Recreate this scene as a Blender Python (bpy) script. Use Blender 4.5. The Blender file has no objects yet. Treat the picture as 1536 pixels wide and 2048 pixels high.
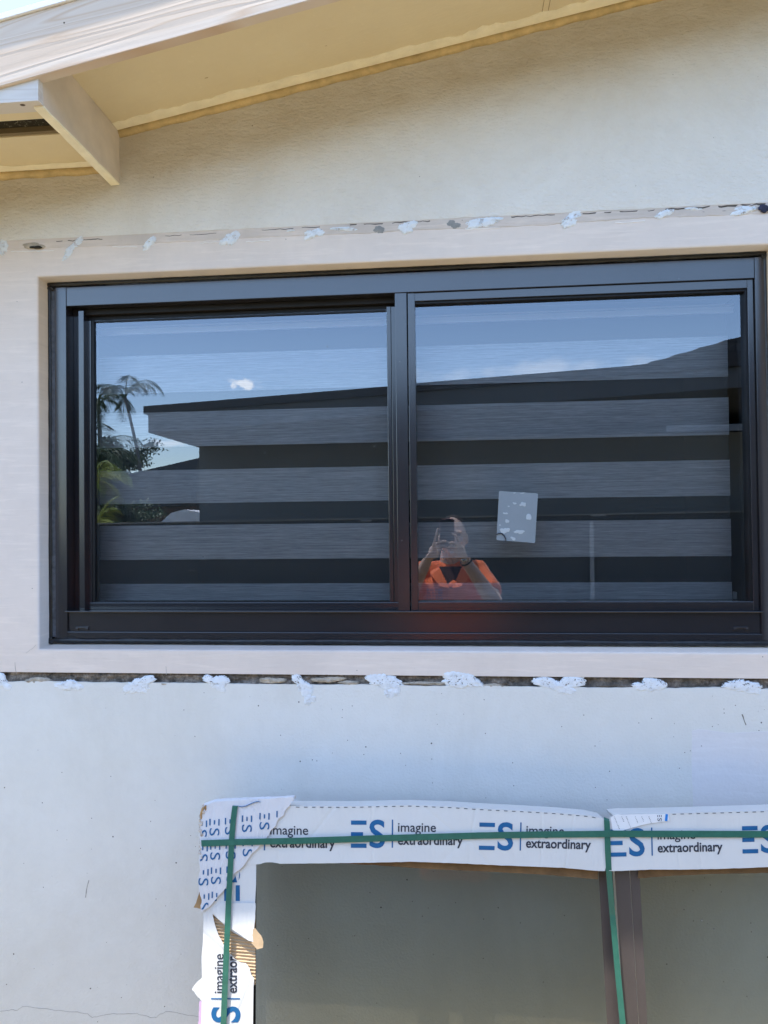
import bpy, bmesh, math, random
import numpy as np
from mathutils import Vector, Matrix, noise
from mathutils.geometry import tessellate_polygon
random.seed(7)
R = math.radians
sc = bpy.context.scene
COL = sc.collection

# ------------------------------------------------------------------ camera
F = 1425.0; DIST = 1.8; CAMZ = 1.70
def _n(v): return v / np.linalg.norm(v)
_f = _n(np.array([132 / F, -21 / F, -1.0]))
_u = np.array([-.0125, 1, 0.0]); _u = _n(_u - _f * (_u @ _f))
_M = np.array([np.cross(_f, _u), _f, _u])          # camera -> world
_C = np.array([0, -DIST, CAMZ])
cam = bpy.data.cameras.new('camera'); co = bpy.data.objects.new('camera', cam); COL.objects.link(co)
cam.sensor_fit = 'VERTICAL'; cam.sensor_height = 36.0; cam.lens = 36.0 * F / 2048
cam.clip_start = 0.01; cam.clip_end = 3000
m4 = Matrix.Identity(4)
for i in range(3):
    for j in range(3): m4[i][j] = _M[i][j]
    m4[i][3] = _C[i]
co.matrix_world = m4
sc.camera = co
sc.render.resolution_x = 768; sc.render.resolution_y = 1024

# ------------------------------------------------------------------ sky + sun
SUN = Vector((-.30, -.104, 1.0)).normalized()
w = bpy.data.worlds.new('World'); sc.world = w; w.use_nodes = True
nt = w.node_tree; nt.nodes.clear()
sky = nt.nodes.new('ShaderNodeTexSky'); sky.sky_type = 'NISHITA'; sky.sun_disc = False
sky.sun_elevation = math.asin(SUN.z); sky.sun_rotation = math.atan2(SUN.x, SUN.y)
sky.air_density = 1.0; sky.dust_density = 0.45; sky.ozone_density = 1.5
bg = nt.nodes.new('ShaderNodeBackground'); bg.inputs[1].default_value = 0.15
wo = nt.nodes.new('ShaderNodeOutputWorld')
nt.links.new(sky.outputs[0], bg.inputs[0])
tc = nt.nodes.new('ShaderNodeTexCoord'); last = bg.outputs[0]
def math_(op, a, b_=None):
    n = nt.nodes.new('ShaderNodeMath'); n.operation = op; n.use_clamp = False
    nt.links.new(a, n.inputs[0]) if hasattr(a, 'links') else setattr(n.inputs[0], 'default_value', a)
    if b_ is not None: nt.links.new(b_, n.inputs[1]) if hasattr(b_, 'links') else setattr(n.inputs[1], 'default_value', b_)
    return n.outputs[0]
# small cumulus clouds: bearing / elevation (direction vector), half width, half height, density, softness
for (dx, dy, dz, hw, hh, den, soft, scl) in ((-.2730, -.9427, .1905, .021, .0080, .95, .55, 90), (-.3718, -.9217, .1105, .030, .007, .5, .8, 70), (.115, -.972, .204, .16, .016, .33, 1.0, 16), (-.05, -.985, .165, .25, .02, .15, 1.0, 12)):
    d_ = Vector((dx, dy, dz)).normalized(); sx = Vector((-d_.y, d_.x, 0)).normalized(); sz = d_.cross(sx); sz = sz if sz.z > 0 else -sz
    def dot_(v):
        n = nt.nodes.new('ShaderNodeVectorMath'); n.operation = 'DOT_PRODUCT'; nt.links.new(tc.outputs['Generated'], n.inputs[0]); n.inputs[1].default_value = v; return n.outputs['Value']
    noi = nt.nodes.new('ShaderNodeTexNoise'); noi.inputs['Scale'].default_value = scl; noi.inputs['Detail'].default_value = 6; noi.inputs['Roughness'].default_value = .6
    nt.links.new(tc.outputs['Generated'], noi.inputs['Vector'])
    a = math_('POWER', math_('DIVIDE', dot_(sx), hw), 2.0); a = math_('ABSOLUTE', a)
    z_ = math_('DIVIDE', math_('SUBTRACT', dot_(sz), float(0)), hh); b_ = math_('MULTIPLY', z_, z_)
    rr = math_('SQRT', math_('ADD', a, b_)); front = math_('GREATER_THAN', dot_(d_), .5)
    rr = math_('ADD', rr, math_('MULTIPLY', math_('SUBTRACT', noi.outputs[0], .5), -3.2))
    mr = nt.nodes.new('ShaderNodeMapRange'); mr.interpolation_type = 'SMOOTHSTEP'; nt.links.new(rr, mr.inputs[0])
    mr.inputs[1].default_value = 1 - soft; mr.inputs[2].default_value = 1.1; mr.inputs[3].default_value = den; mr.inputs[4].default_value = 0
    fac = math_('MULTIPLY', mr.outputs[0], front)
    cb = nt.nodes.new('ShaderNodeBackground'); cb.inputs[0].default_value = (1, .985, .97, 1); cb.inputs[1].default_value = 1.25
    mx = nt.nodes.new('ShaderNodeMixShader'); nt.links.new(fac, mx.inputs[0]); nt.links.new(last, mx.inputs[1]); nt.links.new(cb.outputs[0], mx.inputs[2]); last = mx.outputs[0]
nt.links.new(last, wo.inputs[0])
sl = bpy.data.lights.new('sun', 'SUN'); sl.energy = 2.5; sl.angle = R(.53); sl.color = (1, .95, .87)
so = bpy.data.objects.new('sun', sl); COL.objects.link(so)
so.rotation_euler = SUN.to_track_quat('Z', 'Y').to_euler()
sc.view_settings.view_transform = 'Standard'; sc.view_settings.look = 'None'
sc.view_settings.exposure = 1.95; sc.view_settings.gamma = 1

# ------------------------------------------------------------------ geometry measured from the photograph
def ray(u, v): return _M @ np.array([(u - 768) / F, -(v - 1024) / F, -1.0])
def at(u, v, y=0.0):                                # point on the wall-parallel plane y
    r = ray(u, v); t = (y - _C[1]) / r[1]; p = _C + r * t; return Vector(p)
def atz(u, v, z):
    r = ray(u, v); t = (z - _C[2]) / r[2]; return Vector(_C + r * t)
def mir(u, v, a):                                   # thing seen in the window panes, a metres out from the wall
    p = at(u, v, .19 + a); return Vector((p.x, -a, p.z))
_t = math.atan(.212)
PN = Vector((0, -math.cos(_t), math.sin(_t))); PP = Vector((0, -.115, 1.16))
def pk(u, v, off=0.0):                              # point on the leaning packaged window's front plane
    r = Vector(ray(u, v)); o = Vector(_C); q = PP + PN * off
    return o + r * ((q - o).dot(PN) / r.dot(PN))

# ------------------------------------------------------------------ object helpers
def meta(o, label=None, cat=None, group=None, kind=None):
    if label: o['label'] = label
    if cat: o['category'] = cat
    if group: o['group'] = group
    if kind: o['kind'] = kind
    return o
def thing(name, label, cat, loc=(0, 0, 0), group=None):
    o = bpy.data.objects.new(name, None); COL.objects.link(o); o.location = loc
    o.empty_display_size = .1
    return meta(o, label, cat, group)
def link(name, me, mat, parent=None, smooth=False):
    o = bpy.data.objects.new(name, me); COL.objects.link(o)
    for m in (mat if isinstance(mat, (list, tuple)) else [mat]): me.materials.append(m)
    if smooth:
        for p in me.polygons: p.use_smooth = True
    if parent:
        o.parent = parent
        o.matrix_parent_inverse = Matrix.Identity(4)
        off = Vector((0, 0, 0)); q = parent
        while q: off += q.location; q = q.parent
        o.location = -off
    return o
def obj(name, bm, mat, parent=None, smooth=False, recalc=True):
    if recalc: bmesh.ops.recalc_face_normals(bm, faces=bm.faces)
    me = bpy.data.meshes.new(name); bm.to_mesh(me); bm.free()
    return link(name, me, mat, parent, smooth)
def box(bm, x0, x1, y0, y1, z0, z1, bev=0.0):
    r = bmesh.ops.create_cube(bm, size=1)
    vs = r['verts']
    for v in vs:
        v.co = Vector(((x0 + x1) / 2 + v.co.x * (x1 - x0), (y0 + y1) / 2 + v.co.y * (y1 - y0), (z0 + z1) / 2 + v.co.z * (z1 - z0)))
    if bev:
        es = {e for v in vs for e in v.link_edges}
        bmesh.ops.bevel(bm, geom=list(es), offset=bev, segments=2, affect='EDGES', profile=.6)
def bx(name, mat, parent, *b, bev=0.0):
    bm = bmesh.new(); box(bm, *b, bev=bev); return obj(name, bm, mat, parent)
def prism(bm, front, back):                         # two matching loops -> solid
    a = [bm.verts.new(p) for p in front]; b = [bm.verts.new(p) for p in back]
    n = len(a)
    pl = [Vector((p[0], 0.0, p[2])) for p in map(Vector, front)]
    if abs(sum(pl[i].x * pl[(i + 1) % n].z - pl[(i + 1) % n].x * pl[i].z for i in range(n))) < 1e-7: pl = [Vector(p) for p in front]
    tri = tessellate_polygon([pl])
    for t_ in tri:
        bm.faces.new([a[i] for i in t_]); bm.faces.new([b[i] for i in t_][::-1])
    for i in range(n): bm.faces.new((a[i], b[i], b[(i + 1) % n], a[(i + 1) % n]))
def tube(bm, pts, rad, seg=8, flat=1.0, cap=True):
    pts = [Vector(p) for p in pts]; rings = []
    prev = None
    for i, p in enumerate(pts):
        d = (pts[min(i + 1, len(pts) - 1)] - pts[max(i - 1, 0)]).normalized()
        if prev is None:
            up = Vector((0, 0, 1)) if abs(d.z) < .9 else Vector((0, 1, 0))
            s = d.cross(up).normalized()
        else: s = (prev - d * prev.dot(d)).normalized()
        prev = s; t = d.cross(s)
        r = rad[i] if isinstance(rad, (list, tuple)) else rad
        rings.append([bm.verts.new(p + s * math.cos(k * 2 * math.pi / seg) * r + t * math.sin(k * 2 * math.pi / seg) * r * flat) for k in range(seg)])
    for a, b in zip(rings, rings[1:]):
        for k in range(seg): bm.faces.new((a[k], a[(k + 1) % seg], b[(k + 1) % seg], b[k]))
    if cap: bm.faces.new(rings[0][::-1]); bm.faces.new(rings[-1])
def ell(bm, c, r, rot=None, sub=3):
    g = bmesh.ops.create_icosphere(bm, subdivisions=sub, radius=1)
    for v in g['verts']:
        q = Vector((v.co.x * r[0], v.co.y * r[1], v.co.z * r[2]))
        if rot: q = rot @ q
        v.co = q + Vector(c)

# ------------------------------------------------------------------ materials
def new(name, rough=.6, metal=0.0, spec=.4):
    m = bpy.data.materials.new(name); m.use_nodes = True
    b = m.node_tree.nodes['Principled BSDF']
    b.inputs['Roughness'].default_value = rough; b.inputs['Metallic'].default_value = metal
    b.inputs['Specular IOR Level'].default_value = spec
    return m, m.node_tree, b
def nd(t, k, **kw):
    n = t.nodes.new(k)
    for a, v in kw.items(): setattr(n, a, v)
    return n
def co_(t, scale=(1, 1, 1), rot=(0, 0, 0)):
    g = nd(t, 'ShaderNodeNewGeometry'); mp = nd(t, 'ShaderNodeMapping')
    mp.inputs['Scale'].default_value = scale; mp.inputs['Rotation'].default_value = rot
    t.links.new(g.outputs['Position'], mp.inputs[0]); return mp.outputs[0]
def nz(t, vec, scale, detail=4, rough=.6, dist=0):
    n = nd(t, 'ShaderNodeTexNoise'); n.inputs['Scale'].default_value = scale
    n.inputs['Detail'].default_value = detail; n.inputs['Roughness'].default_value = rough
    n.inputs['Distortion'].default_value = dist
    t.links.new(vec, n.inputs['Vector']); return n.outputs[0]
def ramp(t, fac, stops, interp='LINEAR'):
    r = nd(t, 'ShaderNodeValToRGB'); cr = r.color_ramp; cr.interpolation = interp
    while len(cr.elements) < len(stops): cr.elements.new(.5)
    for e, (p, c) in zip(cr.elements, stops):
        e.position = p; e.color = (c, c, c, 1) if isinstance(c, (int, float)) else (*c, 1)
    t.links.new(fac, r.inputs[0]); return r.outputs[0]
def mix(t, fac, a, b, mode='MIX'):
    n = nd(t, 'ShaderNodeMix', data_type='RGBA', blend_type=mode)
    for s, v in ((0, fac), (6, a), (7, b)):
        if hasattr(v, 'is_linked') or hasattr(v, 'links'): t.links.new(v, n.inputs[s])
        elif s == 0: n.inputs[0].default_value = v
        else: n.inputs[s].default_value = (*v, 1)
    return n.outputs[2]
def bump(t, b, h, strength=.3, dist=.002, prev=None):
    n = nd(t, 'ShaderNodeBump'); n.inputs['Strength'].default_value = strength; n.inputs['Distance'].default_value = dist
    t.links.new(h, n.inputs['Height'])
    if prev: t.links.new(prev, n.inputs['Normal'])
    t.links.new(n.outputs[0], b.inputs['Normal']); return n.outputs[0]
def specks(t, vec, scale, size, keep):
    v = nd(t, 'ShaderNodeTexVoronoi'); v.inputs['Scale'].default_value = scale; t.links.new(vec, v.inputs['Vector'])
    s = nd(t, 'ShaderNodeSeparateColor'); t.links.new(v.outputs['Color'], s.inputs[0])
    sz = nd(t, 'ShaderNodeMath', operation='MULTIPLY'); t.links.new(s.outputs[1], sz.inputs[0]); sz.inputs[1].default_value = size
    a = nd(t, 'ShaderNodeMath', operation='LESS_THAN'); t.links.new(v.outputs['Distance'], a.inputs[0]); t.links.new(sz.outputs[0], a.inputs[1])
    k = nd(t, 'ShaderNodeMath', operation='LESS_THAN'); t.links.new(s.outputs[0], k.inputs[0]); k.inputs[1].default_value = keep
    o = nd(t, 'ShaderNodeMath', operation='MULTIPLY'); t.links.new(a.outputs[0], o.inputs[0]); t.links.new(k.outputs[0], o.inputs[1])
    return o.outputs[0]

def plain(name, c, rough=.6, var=.12, scale=8, metal=0, spec=.4, bs=0, bscale=300, bd=.001):
    m, t, b = new(name, rough, metal, spec)
    v = co_(t); n = nz(t, v, scale)
    b_ = ramp(t, n, [(.3, tuple(x * (1 - var) for x in c)), (.7, tuple(min(1, x * (1 + var)) for x in c))])
    t.links.new(b_, b.inputs['Base Color'])
    if bs: bump(t, b, nz(t, v, bscale, 3), bs, bd)
    return m

# stucco, three areas of the same wall
def wall_mat(name, base, grain, strength, dots=.03, brushed=(1, 1, 1), bd=.0022, stain=.5, streaks=0.0, warm=(.62, .56, .47)):
    m, t, b = new(name, .85, 0, .25)
    v = co_(t); vb = co_(t, brushed)
    n1 = nz(t, v, 2.3, 5, .65); n2 = nz(t, v, 26, 4, .6)
    c = mix(t, ramp(t, n1, [(.35, 0.0), (.75, stain)]), base, warm)
    c = mix(t, ramp(t, n2, [(.45, 0.0), (.8, .28)]), c, tuple(x * .86 for x in base))
    c = mix(t, ramp(t, nz(t, co_(t, (1.6, 1, .8)), 1.1, 6, .7, .8), [(.46, 0.0), (.62, .22)]), c, tuple(x * .88 for x in warm))
    n3 = nz(t, vb, grain * .9, 3, .55)
    if streaks:
        vs = co_(t, (3, 1, 34)); n5 = nz(t, vs, 2.2, 5, .6, .4)
        c = mix(t, ramp(t, n5, [(.52, 0.0), (.72, streaks)]), c, tuple(min(1, x * 1.16) for x in base))
        c = mix(t, ramp(t, nz(t, vs, 4.1, 5, .7, .3), [(.58, 0.0), (.76, streaks * .8)]), c, tuple(x * .72 for x in base))
    sp = specks(t, v, 30, .06, dots * 8); sp2 = specks(t, v, 75, .10, dots * 2.5)
    c = mix(t, sp, c, (.16, .15, .14)); c = mix(t, sp2, c, (.25, .23, .21))
    t.links.new(c, b.inputs['Base Color'])
    nb = bump(t, b, n3, strength, bd)
    nb = bump(t, b, nz(t, v, 9, 4, .6), .35, .006, nb)
    return m
M_UP = wall_mat('stucco_upper', (.78, .765, .73), 125, .9, .008, (.75, 1, 1.5), .0045, .25)
def eave_stain_shade(m):  # blotchy stain mixed with eave shade, both put into the wall colour
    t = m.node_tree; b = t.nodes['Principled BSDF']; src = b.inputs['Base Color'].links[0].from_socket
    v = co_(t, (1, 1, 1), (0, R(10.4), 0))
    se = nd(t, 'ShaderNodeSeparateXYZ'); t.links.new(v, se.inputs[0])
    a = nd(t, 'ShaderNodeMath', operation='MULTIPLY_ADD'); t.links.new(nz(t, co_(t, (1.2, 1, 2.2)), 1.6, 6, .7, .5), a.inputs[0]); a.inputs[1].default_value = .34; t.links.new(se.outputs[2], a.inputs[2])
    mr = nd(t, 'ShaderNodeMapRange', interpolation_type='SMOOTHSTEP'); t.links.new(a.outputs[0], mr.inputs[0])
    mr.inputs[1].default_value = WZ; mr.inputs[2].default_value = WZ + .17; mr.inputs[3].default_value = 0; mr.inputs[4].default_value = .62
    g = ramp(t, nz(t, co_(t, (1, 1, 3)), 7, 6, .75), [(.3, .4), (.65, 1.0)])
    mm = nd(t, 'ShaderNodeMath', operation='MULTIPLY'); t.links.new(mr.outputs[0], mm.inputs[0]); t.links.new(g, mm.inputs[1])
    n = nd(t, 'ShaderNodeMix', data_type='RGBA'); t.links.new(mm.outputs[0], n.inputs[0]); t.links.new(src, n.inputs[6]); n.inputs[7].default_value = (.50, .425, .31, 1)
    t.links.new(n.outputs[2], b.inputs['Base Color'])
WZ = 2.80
eave_stain_shade(M_UP)
M_LO = wall_mat('stucco_lower', (.76, .765, .74), 170, .8, .075, bd=.0018, stain=.35, warm=(.62,.60,.54))
M_BAND = wall_mat('plaster_band', (.79, .70, .63), 90, .28, .008, (.2, 1, 2.2), .0025, .35, .45, warm=(.62, .56, .52))
M_SOFFIT = None
m, t, b = new('soffit_paint', .75, 0, .25); M_SOFFIT = m
v = co_(t)
c = mix(t, ramp(t, nz(t, v, 6, 6, .7), [(.35, 0.0), (.7, .6)]), (.76, .655, .44), (.71, .60, .40))
c = mix(t, specks(t, co_(t, (.35, 1, 1), (0, 0, .2)), 40, .16, .14), c, (.5, .38, .2))
c = mix(t, ramp(t, nz(t, co_(t, (1, 1, 1)), 60, 3, .6), [(.66, 0.0), (.7, .5)]), c, (.80, .69, .48))
t.links.new(c, b.inputs['Base Color']); bump(t, b, nz(t, co_(t, (.3, 1, 1)), 60, 4, .6), .35, .003)
M_CAULKLINE = plain('patched_joint_paint', (.93, .86, .66), .7, .08, 20, bs=.5, bscale=90, bd=.004)
M_JOINT = plain('joint_tan_paint', (.62, .47, .24), .8, .2, 30, bs=.7, bscale=80, bd=.004)  # tan corner bead paint, darker than the soffit
M_BEAM = plain('brace_paint', (.66, .56, .46), .7, .1, 9, bs=.4, bscale=60, bd=.002)
M_PRIMER = plain('flaking_white_primer', (.82, .80, .74), .8, .08, 40, bs=.6, bscale=120, bd=.002)
# primed pine board with raised grain
def wood(name, light, dark, s=1.0, tilt=11.1):
    m, t, b = new(name, .7, 0, .3)
    v = co_(t, (1, 1, 1), (0, R(tilt), 0))
    mp = nd(t, 'ShaderNodeMapping'); mp.inputs['Scale'].default_value = (.8, .8, 14); t.links.new(v, mp.inputs[0]); v1 = mp.outputs[0]
    ring = nz(t, v1, 1.3, 2, .4, .25)
    mu_ = nd(t, 'ShaderNodeMath', operation='MULTIPLY'); t.links.new(ring, mu_.inputs[0]); mu_.inputs[1].default_value = 17
    fr_ = nd(t, 'ShaderNodeMath', operation='PINGPONG'); t.links.new(mu_.outputs[0], fr_.inputs[0]); fr_.inputs[1].default_value = 1
    mp2 = nd(t, 'ShaderNodeMapping'); mp2.inputs['Scale'].default_value = (6, 6, 260); t.links.new(v, mp2.inputs[0])
    fine = nz(t, mp2.outputs[0], 1.0, 3, .6)
    c = ramp(t, fr_.outputs[0], [(.0, tuple((2 * x + y) / 3 for x, y in zip(light, dark))), (.7, light), (1.0, dark)])
    c = mix(t, ramp(t, nz(t, mp.outputs[0], .8, 4, .6), [(.42, 0.0), (.7, .55)]), c, dark)
    c = mix(t, ramp(t, fine, [(.5, 0.0), (.75, .25)]), c, dark)
    t.links.new(c, b.inputs['Base Color'])
    n = bump(t, b, fr_.outputs[0], .22 * s, .0016); bump(t, b, fine, .25, .0006, n)
    return m
M_WOOD = wood('primed_pine', (.68, .58, .49), (.58, .43, .31))
M_WOOD2 = wood('primed_pine_pale', (.68, .64, .60), (.58, .53, .48), 1, 0)
M_DRIP = plain('white_metal_edge', (.80, .80, .80), .35, .03, 5, metal=0)
M_ROOF = plain('roof_felt', (.30, .28, .26), .9, .2, 20)
# bronze aluminium
def metalmat(name, c, rough, var=.1):
    m, t, b = new(name, rough, 0.0, .75)
    v = co_(t); n = nz(t, v, 14, 5, .6)
    t.links.new(ramp(t, n, [(.3, tuple(x * (1 - var) for x in c)), (.75, tuple(x * (1 + var) for x in c))]), b.inputs['Base Color'])
    t.links.new(ramp(t, nz(t, v, 9, 5, .7), [(.3, rough * .92), (.7, rough * 1.12)]), b.inputs['Roughness'])
    c0 = b.inputs['Base Color'].links[0].from_socket; t.links.new(mix(t, specks(t, v, 55, .07, .10), c0, (.16, .16, .16)), b.inputs['Base Color'])
    b.inputs['Coat Weight'].default_value = .5; b.inputs['Coat Roughness'].default_value = rough
    b.inputs['Coat IOR'].default_value = 1.7
    return m
M_FRAME = metalmat('bronze_frame', (.016, .015, .019), .22, .05)
M_FRAME_IN = plain('bronze_track', (.014, .012, .011), .6, .2, 30, spec=.3)
M_GASKET = plain('black_gasket', (.006, .006, .007), .5, .2, 40)
m, t, b = new('black_sealant', .32, 0, .5); M_SEAL = m
t.links.new(ramp(t, nz(t, co_(t), 30), [(.3, (.006, .006, .007)), (.8, (.03, .032, .034))]), b.inputs['Base Color'])
bump(t, b, nz(t, co_(t), 70, 4), .7, .004)
M_SEAL2 = plain('dusty_sealant', (.09, .10, .115), .45, .4, 60, bs=.6, bscale=120, bd=.002)
# glass: tinted, reflective pane
def glass(name, tint, refl, dirt=True):
    m = bpy.data.materials.new(name); m.use_nodes = True; t = m.node_tree
    for n in list(t.nodes):
        if n.type == 'BSDF_PRINCIPLED': t.nodes.remove(n)
    out = [n for n in t.nodes if n.type == 'OUTPUT_MATERIAL'][0]
    tr = nd(t, 'ShaderNodeBsdfTransparent'); tr.inputs[0].default_value = (*tint, 1)
    gl = nd(t, 'ShaderNodeBsdfGlossy'); gl.inputs['Roughness'].default_value = 0.0; gl.inputs['Color'].default_value = (.82, .89, 1, 1)
    fr = nd(t, 'ShaderNodeFresnel'); fr.inputs[0].default_value = 1.5
    ma = nd(t, 'ShaderNodeMath', operation='ADD'); t.links.new(fr.outputs[0], ma.inputs[0]); ma.inputs[1].default_value = refl
    ma.use_clamp = True
    mx = nd(t, 'ShaderNodeMixShader'); t.links.new(ma.outputs[0], mx.inputs[0]); t.links.new(tr.outputs[0], mx.inputs[1]); t.links.new(gl.outputs[0], mx.inputs[2])
    last = mx.outputs[0]
    if dirt:
        df = nd(t, 'ShaderNodeBsdfDiffuse'); df.inputs[0].default_value = (.25, .27, .28, 1)
        v = co_(t)
        a = ramp(t, nz(t, v, 10, 6, .75), [(.55, 0.0), (.9, .02)])
        s1 = specks(t, v, 40, .12, .04)
        mm = nd(t, 'ShaderNodeMath', operation='MULTIPLY'); t.links.new(s1, mm.inputs[0]); mm.inputs[1].default_value = .4
        ad = nd(t, 'ShaderNodeMath', operation='ADD'); t.links.new(a, ad.inputs[0]); t.links.new(mm.outputs[0], ad.inputs[1])
        m2 = nd(t, 'ShaderNodeMixShader'); t.links.new(ad.outputs[0], m2.inputs[0]); t.links.new(last, m2.inputs[1]); t.links.new(df.outputs[0], m2.inputs[2])
        last = m2.outputs[0]
        bp = nd(t, 'ShaderNodeBump'); bp.inputs['Strength'].default_value = .05; bp.inputs['Distance'].default_value = .002
        t.links.new(nz(t, v, 2.2, 1, .4), bp.inputs['Height']); t.links.new(bp.outputs[0], gl.inputs['Normal'])
    t.links.new(last, out.inputs[0]); return m
M_GLASS = glass('reflective_glass', (.80, .81, .80), .118)
M_PGLASS = glass('tinted_glass', (.55, .58, .55), -.01)
# blind fabric
m, t, b = new('blind_fabric', .9, 0, .1); M_FAB = m
v = co_(t, (5, 1, 420)); v2 = co_(t, (22, 1, 900))
n = mix(t, .5, nz(t, v, 1.0, 4, .7), nz(t, v2, 1.0, 3, .7))
t.links.new(ramp(t, n, [(.36, (.34, .355, .38)), (.5, (.56, .58, .61)), (.62, (.80, .82, .84))]), b.inputs['Base Color'])
m, t, b = new('blind_sheer', .9, 0, .1); M_SHEER = m
b.inputs['Base Color'].default_value = (.12, .13, .13, 1); b.inputs['Alpha'].default_value = .55
M_RAIL = plain('blind_rail', (.75, .76, .78), .4, .03, 4)
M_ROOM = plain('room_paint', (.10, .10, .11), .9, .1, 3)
# cardboard
def card(name, base, bs=.25):
    m, t, b = new(name, .75, 0, .3)
    v = co_(t); vs = co_(t, (1, 1, 1))
    c = mix(t, ramp(t, nz(t, v, 7, 5, .65), [(.45, 0.0), (.8, .5)]), base, tuple(x * .86 for x in base))
    t.links.new(c, b.inputs['Base Color'])
    n = bump(t, b, nz(t, co_(t, (1, 1, .25)), 45, 4, .65, .5), bs, .004)
    n = bump(t, b, nz(t, v, 5, 2), .4, .02, n)
    wv = nd(t, 'ShaderNodeTexWave', wave_type='BANDS', bands_direction='X'); wv.inputs['Scale'].default_value = 30; wv.inputs['Distortion'].default_value = .6
    t.links.new(v, wv.inputs[0]); n = bump(t, b, wv.outputs['Fac'], .10, .0008, n)
    fo = nd(t, 'ShaderNodeTexVoronoi', feature='DISTANCE_TO_EDGE'); fo.inputs['Scale'].default_value = 5.5; t.links.new(co_(t, (1, 1, .55)), fo.inputs['Vector'])
    bump(t, b, ramp(t, fo.outputs[0], [(0, 0.0), (.02, 1.0)]), .30 + bs * .4, .0015, n)
    return m
M_CARD = card('white_cardboard', (.68, .675, .65))
M_WRAP = card('crumpled_white_cardboard', (.68, .67, .68), 1.0)
M_KRAFT = plain('kraft_cardboard', (.42, .26, .12), .85, .2, 20, bs=.4, bscale=80, bd=.003)
M_INK = plain('blue_ink', (.008, .112, .275), .6, .08, 30)
M_INKD = plain('dark_ink', (.03, .035, .05), .6, .1, 30)
M_INKG = plain('grey_ink', (.22, .23, .25), .6, .1, 30)
m, t, b = new('green_strap', .33, 0, .6); M_STRAP = m
t.links.new(ramp(t, nz(t, co_(t), 60), [(.3, (.028, .125, .088)), (.7, (.038, .16, .112))]), b.inputs['Base Color'])
bump(t, b, nz(t, co_(t, (1, 1, 1)), 500, 2), .3, .0006)
M_PAPER = plain('paper', (.78, .79, .80), .6, .04, 30)
M_PUTTY = plain('white_filler', (.77, .81, .85), .75, .06, 60, bs=.5, bscale=110, bd=.006)
_t3 = M_PUTTY.node_tree; _v3 = co_(_t3, (1, 1, 1.5))
_al = ramp(_t3, mix(_t3, .4, nz(_t3, _v3, 70, 5, .7), nz(_t3, _v3, 260, 3, .6)), [(0, 0.0), (.425, 1.0)], 'CONSTANT')
_t3.links.new(_al, _t3.nodes['Principled BSDF'].inputs['Alpha'])
M_PUTTYG = plain('grey_mortar_patch', (.27, .275, .27), .85, .15, 60, bs=.6, bscale=160, bd=.003)
M_STONE = plain('exposed_mortar', (.50, .43, .34), .9, .25, 60, bs=1, bscale=130, bd=.006)
m, t, b = new('raw_groove', .95, 0, .2); M_GROOVE = m
v = co_(t, (1, 1, 1)); c = ramp(t, nz(t, v, 55, 6, .75), [(.34, (.07, .06, .05)), (.48, (.20, .17, .14)), (.60, (.34, .29, .24)), (.75, (.55, .48, .41))])
c = mix(t, ramp(t, nz(t, co_(t, (1, 1, .3)), 7, 4, .7), [(.5, 0.0), (.62, .6)]), c, (.10, .088, .075))
t.links.new(c, b.inputs['Base Color']); bump(t, b, nz(t, v, 170, 5, .7), 1, .006)

# ================================================================== HOUSE
X0, X1, Z0, Z1 = -1.0885, .794, 1.377, 2.3685      # window opening
house = thing('house', 'pale stucco house with a sloping roof edge and a dark framed sliding window', 'house', (0, .5, 0))
def facepatch(name, mat, xs, zs, y, parent, hole=None, jit=0.0):
    bm = bmesh.new(); g = {}
    for i, x in enumerate(xs):
        for j, z in enumerate(zs):
            g[i, j] = bm.verts.new((x, y + (noise.noise(Vector((x * 3, z * 3, 1))) * jit), z))
    for i in range(len(xs) - 1):
        for j in range(len(zs) - 1):
            cx, cz = (xs[i] + xs[i + 1]) / 2, (zs[j] + zs[j + 1]) / 2
            if hole and hole[0] < cx < hole[1] and hole[2] < cz < hole[3]: continue
            bm.faces.new((g[i, j], g[i + 1, j], g[i + 1, j + 1], g[i, j + 1]))
    return obj(name, bm, mat, parent, smooth=True, recalc=False)
def lin(a, b, n): return [a + (b - a) * i / n for i in range(n + 1)]
def roofz(x): return 2.7435 + .184 * (max(x, -1.25) + .851)     # rake soffit height

# wall: one closed solid (lower, band with rounded reveal, upper)
bm = bmesh.new()
GZ0, GZ1 = 1.2905, 1.3155
HB = 2.468
# band with opening, soft rounded corner into the reveal
rb = .006
xs = [-2.6, X0 - rb, X1 + rb, 2.6]; zs = [GZ1, Z0 - .006, Z1 + rb, HB]
def arc_ring(k, n=4):                                # k 0..n : front edge -> reveal
    a = math.pi / 2 * k / n; o = rb * (1 - math.sin(a)); y = rb * (1 - math.cos(a))
    return o, y
rings = []
for k in range(-1, 6):
    o, y = arc_ring(max(0, min(4, k)))
    if k < 0: o += .004
    if k > 4: y += .004
    rings.append([bm.verts.new((X0 - o, y, Z0 - o)), bm.verts.new((X1 + o, y, Z0 - o)), bm.verts.new((X1 + o, y, Z1 + o)), bm.verts.new((X0 - o, y, Z1 + o))])
deep = [bm.verts.new((X0 , .17, Z0 + .013)), bm.verts.new((X1, .17, Z0 + .013)), bm.verts.new((X1, .17, Z1)), bm.verts.new((X0, .17, Z1))]
rings.append(deep)
for a, b_ in zip(rings, rings[1:]):
    for i in range(4): bm.faces.new((a[i], a[(i + 1) % 4], b_[(i + 1) % 4], b_[i]))
outer = [bm.verts.new((-2.6, 0, GZ1)), bm.verts.new((2.6, 0, GZ1)), bm.verts.new((2.6, 0, HB)), bm.verts.new((-2.6, 0, HB))]
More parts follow.
